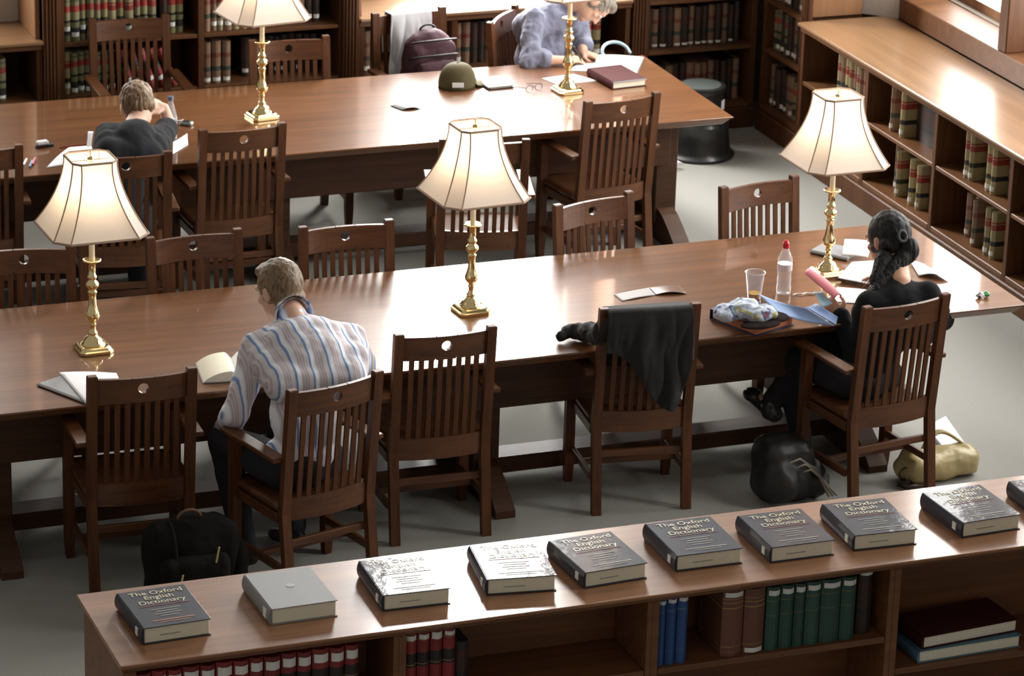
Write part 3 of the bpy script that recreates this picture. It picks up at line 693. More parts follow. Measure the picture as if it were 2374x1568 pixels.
def shirt_stripe():
    m, t, p = newmat('striped_shirt'); N = t.nodes; L = t.links
    tc = N.new('ShaderNodeTexCoord'); mp = N.new('ShaderNodeMapping'); mp.inputs['Rotation'].default_value = (0, 0, radians(-10)); L.new(tc.outputs['Object'], mp.inputs[0])
    sp = N.new('ShaderNodeSeparateXYZ'); nz = N.new('ShaderNodeTexNoise'); nz.inputs['Scale'].default_value = 7; L.new(tc.outputs['Object'], nz.inputs['Vector']); L.new(mp.outputs[0], sp.inputs[0])
    ma = N.new('ShaderNodeMath'); ma.operation = 'MULTIPLY_ADD'; ma.inputs[1].default_value = .012; L.new(nz.outputs['Fac'], ma.inputs[0]); L.new(sp.outputs[0], ma.inputs[2])
    mu = N.new('ShaderNodeMath'); mu.operation = 'MULTIPLY'; mu.inputs[1].default_value = 1/.072; L.new(ma.outputs[0], mu.inputs[0])
    fr = N.new('ShaderNodeMath'); fr.operation = 'FRACT'; L.new(mu.outputs[0], fr.inputs[0])
    cr = N.new('ShaderNodeValToRGB'); cr.color_ramp.interpolation = 'LINEAR'; el = cr.color_ramp.elements
    g = (.66, .64, .66, 1); b = (.20, .30, .55, 1); w = (.84, .88, .95, 1); m_ = (.46, .36, .40, 1)
    el[0].position = 0; el[0].color = b; el[1].position = 1; el[1].color = g
    for pz, c in ((.10, b), (.15, w), (.30, w), (.36, g), (.46, m_), (.50, g), (.60, m_), (.64, g), (.74, m_), (.79, g), (.92, g)):
        e = el.new(pz); e.color = c
    L.new(fr.outputs[0], cr.inputs[0]); L.new(cr.outputs[0], p.inputs['Base Color']); p.inputs['Roughness'].default_value = .85
    return m
STRIPE = shirt_stripe(); SLATE = shirt_blue()
EYEW = plain('eye_white', (.75, .72, .68), .3); 
def V(*a): return Vector(a)
def basis(f, u):
    f = f.normalized(); s = f.cross(u).normalized(); u = s.cross(f).normalized(); return f, u, s
def head_prims(c, f, u, k=1.0):
    f, u, s = basis(f, u); R = Matrix((s, f, u)).transposed()
    P = [ell(c+f*-.005*k+u*.02*k, (.075*k, .094*k, .098*k), R), ell(c+f*.03*k-u*.045*k, (.056*k, .060*k, .062*k), R), ell(c+f*.065*k-u*.088*k, (.026*k, .022*k, .02*k), R),
         cap(c+f*.086*k+u*.012*k, .009*k, c+f*.106*k-u*.022*k, .0125*k), cap(c+f*.098*k-u*.026*k+s*.010*k, .008*k, c+f*.098*k-u*.026*k-s*.010*k, .008*k),
         cap(c+f*.080*k-u*.053*k+s*.018*k, .007*k, c+f*.080*k-u*.053*k-s*.018*k, .007*k), cap(c+f*.076*k-u*.064*k+s*.015*k, .0075*k, c+f*.076*k-u*.064*k-s*.015*k, .0075*k),
         cap(c+f*.079*k+u*.028*k+s*.035*k, .011*k, c+f*.083*k+u*.026*k-s*.035*k, .011*k)]
    for q in (-1, 1):
        P.append(ell(c+s*q*.077*k-f*.006*k-u*.010*k, (.010*k, .018*k, .031*k), R)); P.append(ell(c+s*q*.040*k+f*.062*k-u*.022*k, (.022*k, .016*k, .018*k), R))
    return P
def eyes(r, c, f, u, k=1.0):
    f, u, s = basis(f, u)
    for q in (-1, 1):
        e = c+f*.080*k+u*.008*k+s*q*.031*k - r.location
        b = MB(); b.lathe([(.0005, -.011), (.008, -.008), (.011, 0), (.008, .008), (.0005, .011)], 12, c=e); o = b.build('eye', EYEW, r, smooth=True)
def hand_prims(w, d, n, side, curl=.5, k=1.0, spread=.12):
    """w wrist, d direction of the palm, n normal out of the back of the hand, side=+1 thumb to the right of d"""
    d = d.normalized(); n = (n-d*n.dot(d)).normalized(); s = d.cross(n)*side
    R = Matrix((s, d, n)).transposed()
    P = [ell(w+d*.045*k, (.038*k, .050*k, .015*k), R), cap(w, .024*k, w+d*.03*k, .022*k)]
    for i, (o_, L) in enumerate(((.029, .070), (.010, .078), (-.010, .073), (-.028, .058))):
        p = w+d*.082*k+s*o_*k; a = 0; dd = d + s*(o_*spread*8)
        P.append(cap(w+d*.05*k+s*o_*.8*k, .010*k, p, .0095*k))
        for j, fr in enumerate((.45, .32, .26)):
            a += curl*(.75 if j == 0 else .9)
            q = p + (dd.normalized()*cos(a) - n*sin(a))*L*fr*k
            P.append(cap(p, (.0092-.0006*j)*k, q, (.0086-.0007*j)*k)); p = q
    t0 = w+d*.018*k+s*.026*k; t1 = t0+(d*.55+s*.75-n*.2).normalized()*.036*k; t2 = t1+(d*.85+s*.25-n*.35*curl*2).normalized()*.030*k; t3 = t2+(d*.9-s*.15*curl-n*.4*curl*2).normalized()*.024*k
    P += [cap(t0, .014*k, t1, .0115*k), cap(t1, .0112*k, t2, .0102*k), cap(t2, .010*k, t3, .0085*k)]
    return P
def seated(name, label, base, J, skin, shirt_mat, trouser_mat, sleeve, head, hairfn, k=1.0, shoes=None, shirt_fold=.006, handk=1.0, neckline=.5, vox=.008, shoe_mat=None, hk=None):
    """J: joints in world space"""
    r = empty(name, base, 0, label, 'person'); off = r.location; hk = hk or k
    c, f, u = head; f, u, s = basis(f, u)
    neck_t = c-u*.06*hk-f*.02*hk; nb = J['neck']; ch = J['chest']; pv = J['pelvis']
    body = head_prims(c, f, u, hk)
    body += [cap(neck_t, .054*hk, nb, .056*k), cap(nb, .055*k, ch, .085*k), cap(ch, .085*k, pv, .085*k)]
    for q in ('L', 'R'):
        sh, el_, wr = J['sh'+q], J['el'+q], J['wr'+q]
        body += [cap(nb-V(0, 0, .03), .038*k, sh-V(0, 0, .01), .034*k), cap(sh-V(0, 0, .01), .034*k, el_, .034*k), cap(el_, .038*k, wr, .025*k)]
        hd, hn, curl = J['hand'+q]
        body += hand_prims(wr, hd, hn, (1 if q == 'L' else -1), curl, handk)
        hp, kn, an, toe = J['hip'+q], J['kn'+q], J['an'+q], J['toe'+q]
        body += [cap(hp, .07*k, kn, .05*k), cap(kn, .05*k, an, .035*k), cap(an, .033*k, toe, .026*k)]
    blob('body', body, skin, r, off, voxel=vox*.8, smooth=2)
    eyes(r, c, f, u, hk)
    # shirt
    side = (J['shR']-J['shL']).normalized(); tfwd = (ch-pv).cross(side); tfwd = tfwd.normalized() if tfwd.length > 1e-4 else f
    up = (nb-pv).normalized(); bk = side.cross(up).normalized()
    w = (J['shR']-J['shL']).length
    R = Matrix((side, bk, up)).transposed()
    mid = (ch+pv)/2
    ct = nb.lerp(ch, .55)
    sp = [ell(ch, (w*.48, .130*k, .170*k), R), ell(ct, (w*.47, .115*k, .11*k), R), ell(mid, (w*.40, .125*k, .18*k), R), ell(pv+up*.03, (w*.40, .125*k, .11*k), R), cap(nb-up*.06*k, .082*k, nb-up*.012+(neck_t-nb)*neckline*.5, .062*k)]
    A_, B_ = J['shL'], J['shR']; D_ = ch-(A_+B_)/2
    for t_, rr_, nx in ((.45, .082, .06), (.95, .090, .10), (1.5, .090, .16)):
        sp.append(cap(A_.lerp(B_, nx)+D_*t_, rr_*k, B_.lerp(A_, nx)+D_*t_, rr_*k))
    for q in ('L', 'R'):
        sh, el_, wr = J['sh'+q], J['el'+q], J['wr'+q]
        sp += [cap(nb-up*.050*k-bk*.0, .068*k, sh-up*.012, .064*k), cap(nb-up*.085*k, .095*k, sh-up*.05, .070*k), cap(ch+up*.03, .10*k, sh, .07*k), cap(sh, .069*k, el_, .056*k) if sleeve > .3 else cap(sh, .069*k, sh.lerp(el_, .75), .062*k)]
        if sleeve > .3:
            e = el_.lerp(wr, min(1, sleeve)); sp += [cap(el_, .058*k, e, .044*k if sleeve > .8 else .050*k)]
            if sleeve < .8: sp += [cap(e-(wr-el_).normalized()*.035, .054*k, e, .054*k)]
    blob('shirt', sp, shirt_mat, r, off, voxel=vox, smooth=16, disp=folds(shirt_fold, 11, 3.3, (1, 1, .6)))
    tp = []
    for q in ('L', 'R'):
        hp, kn, an = J['hip'+q], J['kn'+q], J['an'+q]
        tp += [cap(pv, .12*k, hp, .095*k), cap(hp, .092*k, kn, .070*k), cap(kn, .070*k, kn.lerp(an, .92), .052*k)]
    blob('trousers', tp, trouser_mat, r, off, voxel=vox, smooth=4, disp=folds(.005, 12, 9.1))
    for q in ('L', 'R'):
        an, toe = J['an'+q], J['toe'+q]; d = (toe-an)
        h = an-V(0, 0, .02)
        blob('shoe', [cap(an-d.normalized()*.03-V(0, 0, .03), .040, toe, .036), cap(an, .045, an-V(0, 0, .03), .043), ell(toe, (.046, .055, .034))], shoe_mat or plain('black_shoe', (.015, .015, .016), .35), r, off, voxel=.008, smooth=3)
    hairfn(r, c, f, u, s, hk, off); return r
def short_hair(mat, low=-.045, rough=.006, top=.026):
    def fn(r, c, f, u, s, k, off):
        R = Matrix((s, f, u)).transposed()
        P = [ell(c-f*.014*k+u*top*k, (.083*k, .096*k, .100*k), R), ell(c-f*.045*k+u*(low+.01)*k, (.070*k, .050*k, .062*k), R), ell(c+f*.035*k+u*.085*k, (.055*k, .05*k, .034*k), R)]
        blob('hair', P, mat, r, off, voxel=.005, smooth=2, disp=lambda co: rough*(noise.noise(Vector((co.x*60, co.y*60, co.z*26)))+.7*noise.noise(co*22)))
    return fn
def gj(d): return d
# --- man in the striped shirt (chair c2)
o2, a2 = CHAIRS['c2']; F2 = V(-sin(a2), cos(a2), 0); S2 = V(cos(a2), sin(a2), 0)
def c2w(x, y, z): return V(o2.x, o2.y, 0)+S2*x+F2*y+V(0, 0, z)
A_head = atY(648, 673, 13.58)
JA = dict(neck=atY(676, 728, 13.46), chest=atY(722, 850, 13.26), pelvis=c2w(-.02, -.02, .56),
          shL=atY(600, 808, 13.42), shR=atY(812, 785, 13.38), elL=atY(545, 958, 13.36), wrL=atY(515, 1010, 13.60), elR=atY(846, 868, 13.50), wrR=V(4.36, 13.72, .80),
          handL=(V(.6, .6, .1), V(0, 0, 1), .5), handR=(V(-.7, .7, -.05), V(0, 0, 1), .35),
          hipL=c2w(-.10, 0, .54), hipR=c2w(.10, 0, .54), knL=c2w(-.18, .34, .56), knR=c2w(.13, .36, .56), anL=c2w(-.16, .20, .09), anR=c2w(.12, .24, .09), toeL=c2w(-.20, .33, .04), toeR=c2w(.12, .38, .04))
seated('person', 'person in a striped blue and white shirt, seen from behind, bent over an open book', (o2.x, o2.y, 0), JA, SKIN, STRIPE, DARKJ, 1.0,
       (A_head, V(-.42, .80, -.42), V(-.12, .45, .88)), short_hair(HAIR_BR, low=-.05, rough=.003), k=1.06, hk=1.13, shirt_fold=.009, neckline=.0)
pr = bpy.data.objects['person']
rr = Vector(pr.location)
nb_ = JA['neck']-rr; ax_ = (A_head-V(0, 0, .07)-V(0, .03, 0)-JA['neck']).normalized(); qx = V(1, 0, 0); qx = (qx-ax_*qx.dot(ax_)).normalized(); qy = ax_.cross(qx)
m = MB(); m.loft([[tuple(nb_+ax_*(zz-.012*sin(a_))+qx*.074*cos(a_)*q+qy*.074*sin(a_)*q) for a_ in [2*pi*i/24 for i in range(24)]] for q, zz in ((1.02, -.03), (.95, -.008), (.92, .014), (.99, .016), (1.08, -.004), (1.22, -.032))], cap=False)
m.build('shirt_collar', STRIPE, pr, smooth=True)
# --- woman in black (chair c5)
o5, a5 = CHAIRS['c5']; F5 = V(-sin(a5), cos(a5), 0); S5 = V(cos(a5), sin(a5), 0)
def c5w(x, y, z): return V(o5.x, o5.y, 0)+S5*x+F5*y+V(0, 0, z)
W_head = atY(2060, 556, 13.72)
JW = dict(neck=atY(2085, 655, 13.52), chest=atY(2085, 745, 13.46), pelvis=c5w(-.02, .02, .54),
          shL=atY(2018, 705, 13.50), shR=atY(2150, 686, 13.44), elL=atY(1985, 830, 13.46), wrL=atY(1950, 735, 13.62), elR=atY(2185, 740, 13.66), wrR=V(7.36, 13.95, .815),
          handL=(V(-.25, .35, .35), V(-.6, 0, .6), .75), handR=(V(-.6, .6, 0), V(0, 0, 1), .3),
          hipL=c5w(-.10, .02, .54), hipR=c5w(.09, .02, .53), knL=c5w(-.16, .44, .52), knR=c5w(-.02, .42, .60), anL=c5w(-.14, .30, .10), anR=atY(1785, 940, 13.80), toeL=c5w(-.16, .43, .05), toeR=atY(1744, 915, 13.90))
def long_hair(r, c, f, u, s, k, off):
    R = Matrix((s, f, u)).transposed()
    P = [ell(c-f*.012*k+u*.024*k, (.084*k, .098*k, .102*k), R), ell(c-f*.05*k-u*.02*k, (.068*k, .050*k, .07*k), R), cap(c+f*.03+s*.06-u*.03, .026, c-f*.05+s*.07-u*.02, .03), cap(c+f*.03-s*.06-u*.03, .026, c-f*.05-s*.07-u*.02, .03)]
    blob('hair', P, HAIR_BK, r, off, voxel=.005, smooth=2, disp=lambda co: .004*noise.noise(Vector((co.x*50, co.y*50, co.z*14))))
    bun = atY(2108, 580, 13.60)
    P = [ell(bun, (.046, .048, .066)), cap(bun, .043, atY(2072, 625, 13.56), .038), cap(atY(2072, 625, 13.56), .036, atY(2035, 668, 13.52), .026), cap(atY(2035, 668, 13.52), .026, atY(2012, 690, 13.50), .010),
         cap(atY(2050, 600, 13.62), .04, atY(2030, 650, 13.56), .03)]
    blob('ponytail', P, HAIR_BK, r, off, voxel=.005, smooth=2, disp=lambda co: .0045*noise.noise(Vector((co.x*85, co.y*85, co.z*7))))
    tie = MB(); b = atY(2092, 548, 13.60)-off
    m = MB(); m.tube([b+V(.020*cos(t), .012*sin(t), .022*sin(t)) for t in [i*2*pi/16 for i in range(17)]], .008, 6); m.build('hair_tie', plain('grey_hair_tie', (.05, .055, .06), .8), r, smooth=True)
    m = MB(); rnd = random.Random(4)
    for i in range(26):
        p0 = atY(2030+rnd.uniform(-10, 18), 650+rnd.uniform(-10, 25), 13.50)-off; p1 = p0+V(rnd.uniform(-.055, -.015), rnd.uniform(-.02, .03), rnd.uniform(-.06, -.005))
        m.tube([p0, (p0+p1)/2+V(0, 0, .010), p1], .0014, 4, .0006)
    m.build('loose_hair', HAIR_BK, r)
seated('person', 'person in black with dark tied-back hair, seen from behind, holding a pink folder', (o5.x, o5.y, 0), JW, SKIND, BLACKC, DARKJ, 1.0,
       (W_head, V(-.35, .85, -.35), V(0, .35, .93)), long_hair, k=.99, hk=1.12, shirt_fold=.005, handk=.92, neckline=.2, shoe_mat=plain('black_trainer', (.03, .032, .034), .25, noise_amt=.5, nscale=40))
# --- bowed man (chair n1)
o1, a1 = CHAIRS['n1']; F1 = V(-sin(a1), cos(a1), 0); S1 = V(cos(a1), sin(a1), 0)
def c1w(x, y, z): return V(o1.x, o1.y, 0)+S1*x+F1*y+V(0, 0, z)
B_head = atY(319, 247, 17.0)
JB = dict(neck=atY(308, 299, 16.85), chest=atY(303, 345, 16.66), pelvis=c1w(0, .0, .56),
          shL=atY(250, 314, 16.78), shR=atY(368, 322, 16.78), elL=V(4.30, 16.90, .85), wrL=V(4.40, 17.10, .82), elR=atY(392, 292, 16.96), wrR=atY(381, 250, 17.0),
          handL=(V(.8, .4, 0), V(0, 0, 1), .3), handR=(V(-.78, -.02, .42), V(.2, -.5, .8), .38),
          hipL=c1w(-.10, .02, .54), hipR=c1w(.10, .02, .54), knL=c1w(-.13, .40, .56), knR=c1w(.13, .40, .56), anL=c1w(-.13, .30, .09), anR=c1w(.13, .30, .09), toeL=c1w(-.14, .43, .04), toeR=c1w(.14, .43, .04))
seated('person', 'person in a black T-shirt bowed over papers, head propped on one hand', (o1.x, o1.y, 0), JB, SKIN, CHARC, DARKJ, .2,
       (B_head, V(.05, .80, -.60), V(0, .62, .78)), short_hair(HAIR_BL, low=.012, rough=.007), k=1.0, hk=1.10, neckline=.0)
# --- writing man (chair b4)
o4, a4 = CHAIRS['b4']; F4 = V(-sin(a4), cos(a4), 0); S4 = V(cos(a4), sin(a4), 0)
def c4w(x, y, z): return V(o4.x, o4.y, 0)+S4*x+F4*y+V(0, 0, z)
M_head = atY(1378, 6, 18.12)
JM = dict(neck=atY(1306, 8, 18.24), chest=atY(1266, 60, 18.28), pelvis=c4w(0, -.05, .56),
          shL=atY(1335, 45, 18.38), shR=atY(1240, 48, 18.14), elR=atY(1222, 140, 17.98), wrR=atY(1308, 140, 17.93), elL=atY(1348, 98, 18.30), wrL=atY(1352, 122, 18.08),
          handR=(V(.9, .05, 0.0), V(0, -.25, 1), .55), handL=(V(.5, -.6, -.1), V(0, 0, 1), .3),
          hipL=c4w(-.10, 0, .54), hipR=c4w(.10, 0, .54), knL=c4w(-.14, .40, .56), knR=c4w(.14, .38, .56), anL=c4w(-.12, .34, .09), anR=c4w(.14, .32, .09), toeL=c4w(-.12, .46, .04), toeR=c4w(.14, .45, .04))
seated('person', 'person in a slate blue shirt leaning over papers and writing, seen in profile', (o4.x, o4.y, 0), JM, SKIN, SLATE, DARKJ, .42,
       (M_head, V(.18, -.25, -.92), V(.93, -.12, .22)), short_hair(HAIR_GR, low=-.03, rough=.005), k=1.04, shirt_fold=.020)
pen = MB(); w0 = JM['wrR']+V(.09, -.01, .0); pen.tube([w0+V(.03, -.01, -.045), w0+V(-.04, -.01, .085)], .004, 8)
tag(pen.build('pen', plain('black_plastic', (.015, .015, .017), .4), off=None), 'dark pen held by the writing man', 'pen')

# ------------------------------------------------------------------ cloth, bags
def drape(name, label, cat, ang, o, mat, x0, x1, back, front, z=CH-.02, amp=.018, spread=.04, seed=1.0, skewb=None, skewf=None):
    S_ = V(cos(ang), sin(ang), 0); F_ = V(-sin(ang), cos(ang), 0)
    r = empty(name, (o.x, o.y, 0), 0, label, cat)
    L = back+front+.06
    def fn(uu, vv):
        x = x0+(x1-x0)*uu; skb = skewb(uu) if skewb else 1; skf = skewf(uu) if skewf else 1
        d = (vv*(back+front)-back)
        if d < 0: s_ = -d/back*back*skb
        else: s_ = d*skf
        zc = z+.016
        if d < 0: zz = zc-s_; yy = -.245-.028-.016-min(s_, .05)*.25 + .0 + (.05*s_)
        else: zz = zc-s_; yy = -.245+.028+min(s_, .05)*.2+.02*s_
        fo = amp*min(1, s_/.15)*(noise.noise(Vector((x*13+seed, s_*3.0, seed)))*1.5+.5*noise.noise(Vector((x*30, s_*8, seed+5))))
        yy += (-abs(fo)-.004 if d < 0 else abs(fo)+.004)
        xx = x+(spread*s_*(uu-.5)*2)+.012*noise.noise(Vector((x*5, s_*7, seed+9)))
        p = S_*xx+F_*yy; return (p.x, p.y, zz)
    m = MB(); m.grid(fn, 60, 70); b = m.build('cloth', mat, r, smooth=True, solid=.006); return r
JACK = plain('dark_grey_jacket', (.022, .021, .021), .95, noise_amt=.2, nscale=40, sheen=.08, spec=.2)
o4c, a4c = CHAIRS['c4']
jr = drape('jacket', 'dark grey jacket draped over the back of a chair, one sleeve on the table', 'jacket', a4c, o4c, JACK, -.205, .19, .44, .30, amp=.026, seed=2.3, skewb=lambda u: .42+.72*(1/(1+math.exp(-(u-.42)*9)))-.60*max(0, (u-.80)/.20)**1.2)
m = []
e0 = at(1405, 760, .90)
P = [cap(V(5.735, 13.46, .93), .045, V(5.70, 13.52, .86), .05), cap(V(5.70, 13.52, .86), .05, V(5.70, 13.66, .815), .042), cap(V(5.70, 13.66, .815), .042, V(5.64, 13.72, .812), .036), cap(V(5.64, 13.72, .812), .034, V(5.58, 13.69, .805), .024), ell(V(5.69, 13.62, .84), (.055, .06, .04))]
blob('sleeve', P, JACK, jr, jr.location, voxel=.008, smooth=3, disp=folds(.012, 18, 2))
o3b, a3b = CHAIRS['b3']
drape('coat', 'pale grey coat hung over the back of the chair with the backpack', 'coat', a3b+pi, Vector((o3b.x, o3b.y, 0))-V(-sin(a3b), cos(a3b), 0)*0.49+V(0,0,0), plain('pale_grey_cloth', (.60, .61, .64), .85), -.14, .10, .34, .25, amp=.03, seed=7.7) if False else drape('coat', 'pale grey coat hung over the back of the chair with the backpack', 'coat', a3b, o3b, plain('pale_grey_cloth', (.60, .61, .64), .85), -.12, .13, .25, .46, amp=.03, seed=7.7)
def local(o_, ang):
    S_ = V(cos(ang), sin(ang), 0); F_ = V(-sin(ang), cos(ang), 0)
    return lambda x, y, z: V(o_.x, o_.y, 0)+S_*x+F_*y+V(0, 0, z)
# maroon backpack sitting on chair b3
Lb = local(o3b, a3b)
PLUM = plain('plum_nylon', (.050, .013, .024), .7, noise_amt=.3, nscale=14); BLKN = plain('black_nylon', (.012, .012, .013), .55); ZIP = plain('grey_zip', (.32, .32, .30), .4)
r = empty('backpack', Lb(.02, .02, .455), 0, 'maroon backpack sitting on the chair under the pale coat', 'backpack'); off = r.location
Rb = Matrix.Rotation(a3b, 3, 'Z')
blob('bag_body', [('b', Lb(-.03, -.03, .68), (.155, .095, .215), .07, Rb), ell(Lb(-.03, -.03, .83), (.150, .10, .11), Rb)], PLUM, r, off, voxel=.01, smooth=5, disp=folds(.010, 9, 4))
blob('front_pocket', [('b', Lb(-.03, .075, .63), (.125, .04, .15), .035, Rb)], PLUM, r, off, voxel=.008, smooth=4, disp=folds(.008, 12, 6))
for zz, rx in ((.88, .14), (.79, .15)):
    MB().tube([Lb(-.03+rx*cos(t), .03+.085*sin(t) if True else 0, zz+.03*sin(t))-off for t in [i*pi/14 for i in range(15)]], .006, 6).build('zip', BLKN, r, smooth=True)
MB().tube([Lb(-.03-.05*cos(t), -.05, 0.925+.035*sin(t))-off for t in [i*pi/10 for i in range(11)]], .007, 6).build('top_handle', BLKN, r, smooth=True)
for q in (-1, 1): MB().tube([Lb(-.03+q*.08, -.115, .80)-off, Lb(-.03+q*.11, -.15, .66)-off, Lb(-.03+q*.12, -.12, .50)-off], .014, 8).build('shoulder_strap', BLKN, r, smooth=True)
# black backpack on the floor at the lower left
def floor_bag(label, c, rz, prims, pocket, mat, cat='backpack', name='backpack', extra=None):
    r = empty(name, c, 0, label, cat); blob('bag_body', prims, mat, r, r.location, voxel=.011, smooth=5, disp=folds(.012, 8, c[0]))
    if pocket: blob('front_pocket', pocket, mat, r, r.location, voxel=.009, smooth=4, disp=folds(.01, 11, c[1]))
    return r
CANV = plain('black_canvas', (.008, .0075, .007), .95, noise_amt=.3, nscale=20, spec=.15)
bt = atY(446, 1190, 13.0); bx, by, hz = bt.x, bt.y, bt.z/2
r = floor_bag('black rucksack with tan zips standing on the carpet between two chairs', (bx, by, 0), 0, [('b', (bx, by+.02, hz*.93), (.20, .10, hz*.93), .08, None), ell((bx, by+.01, hz*1.35), (.19, .11, hz*.64))], [('b', (bx-.02, by-.11, hz*.75), (.15, .045, hz*.62), .04, None), ell((bx+.19, by, hz*.9), (.05, .08, hz*.6))], CANV)
TANZ = plain('tan_zip_pull', (.45, .36, .16), .4)
for (x, y, z0, z1) in ((-.10, -.165, .20, .26), (.06, -.15, .29, .36), (.16, -.13, .10, .17)):
    MB().tube([(x, y, z0), (x+.012, y-.004, z1)], .0045, 6).build('zip_pull', TANZ, r)
MB().tube([(-.11, -.03-.11*sin(t*.9), 2*hz-.02-.10*(1-cos(t*1.1))) for t in [i*.13 for i in range(13)]], .010, 6).build('shoulder_strap', CANV, r, smooth=True)
MB().tube([(-.02+.05*cos(t), -.02, 2*hz-.01+.035*sin(t)) for t in [i*pi/10 for i in range(11)]], .007, 6).build('top_handle', plain('brown_webbing', (.10, .05, .02), .7), r, smooth=True)
# black bag under the woman's chair
bx, by = 6.62, 13.40
r = floor_bag('black shiny bag slumped on the carpet left of the chair of the woman', (bx, by, 0), 0, [('b', (bx-.03, by+.02, .15), (.13, .12, .15), .07, None), cap((bx-.02, by+.05, .26), .05, (bx+.12, by-.02, .08), .08), ell((bx-.08, by-.04, .12), (.10, .12, .12))], None, plain('black_glossy_nylon', (.010, .010, .010), .5), 'bag', 'bag')
for i in range(3):
    MB().tube([(-.10+.05*i, -.09, .20-.02*i), (0.0+.03*i, -.10, .235-.03*i), (.09+.02*i, -.08, .17-.03*i), (.16+.02*i, -.10, .03)], .006, 6).build('trim_cord', plain('grey_cord', (.22, .20, .16), .5), r, smooth=True)
# gold handbag and paper
bx, by = 7.39, 13.46
GOLDB = plain('gold_leather', (.42, .34, .16), .38, noise_amt=.15, nscale=12)
r = empty('handbag', (bx, by, 0), 0, 'pale gold leather handbag lying on the carpet behind the chair of the woman', 'handbag'); off = r.location
blob('bag_body', [('b', (bx+.02, by-.03, .068), (.20, .085, .068), .05, Matrix.Rotation(radians(8), 3, 'Z')), ell((bx+.16, by-.01, .070), (.07, .09, .070)), cap((bx-.12, by-.01, .11), .05, (bx-.15, by-.01, .06), .055)], GOLDB, r, off, voxel=.009, smooth=5, disp=folds(.010, 10, 5))
for q in (0, 1):
    MB().tube([(-.04+.22*t, .01+.06*sin(pi*t)+.02*q, .12+.06*sin(pi*t)) for t in [i/12 for i in range(13)]], .009, 6).build('handle', GOLDB, r, smooth=True)
MB().tube([(-.17+.035*cos(t), -.07, .055+.03*sin(t)) for t in [i*2*pi/14 for i in range(15)]], .005, 6).build('buckle', plain('dark_leather', (.05, .035, .02), .4), r, smooth=True)
MB().tube([(-.13, -.09, .02), (-.22, -.10, .018), (-.19, -.14, .015), (-.10, -.12, .012)], .012, 6).build('strap', plain('dark_leather_strap', (.05, .035, .02), .4), r, smooth=True)
P_ = [at(x, y, .012) for x, y in ((2148, 992), (2192, 968), (2240, 1036), (2192, 1046))]; c_ = sum(P_, Vector())/4
m = MB(); m.grid(lambda u, v: tuple((P_[0]*(1-u)+P_[1]*u)*(1-v)+(P_[3]*(1-u)+P_[2]*u)*v-c_), 4, 4)
fl = m.build('folder', PAPER, None, solid=.014); fl.location = c_; tag(fl, 'white folder lying on the carpet behind the gold handbag', 'folder')
# blue bag behind chair f2
bx, by = 4.60, 15.12
r = floor_bag('black bag with blue straps on the carpet between the tables', (bx, by, 0), 0, [('b', (bx, by, .16), (.15, .10, .16), .07, None)], None, CANV, 'bag', 'bag')
BLS = plain('blue_webbing', (.05, .16, .45), .5)
for q in (0, 1): MB().tube([(-.14+.07*q, -.10, .26), (-.10+.05*q, -.13, .14), (-.08+.05*q, -.12, .02)], .016, 6).build('blue_strap', BLS, r, smooth=True)

# kick stool
kx, ky = 8.345, 18.02+.36
kp = at(1632, 300, .0)
KB = plain('black_enamel', (.012, .014, .014), .35, coat=.3)
r = empty('kick_stool', (8.36, 18.42, 0), 0, 'round black two-step kick stool beyond the right end of the back table', 'stool')
MB().lathe([(.205, .0), (.215, .004), (.218, .018), (.205, .03), (.19, .045), (.172, .19), (.176, .205), (.165, .222), (.145, .226)], 48).build('lower_drum', KB, r, smooth=False)
autosmooth(r.children[0])
MB().lathe([(.146, .226), (.140, .26), (.132, .40), (.146, .405), (.150, .42), (.146, .435), (.12, .438)], 48).build('upper_step', KB, r)
autosmooth(r.children[1])
MB().lathe([(.12, .4385), (.118, .441)], 40).build('rubber_tread', plain('grey_green_rubber', (.05, .06, .055), .6), r)
lb = MB().box(-.025, .025, -.001, .001, -.03, .03).build('sticker', PAPER, r, label='white sticker'); lb.location = (.10, -.1005, .33); lb.rotation_euler = (0, 0, radians(45))
MB().tube([(-.215, -.10, .02), (-.25, -.16, .05), (-.20, -.20, .03), (-.26, -.22, .04), (-.30, -.16, .02)], .012, 6).build('cable', PAPER, None)
cb = bpy.data.objects['cable']; cb.location = (8.34, 18.38, 0); tag(cb, 'loose white cable on the carpet beside the black kick stool', 'cable')

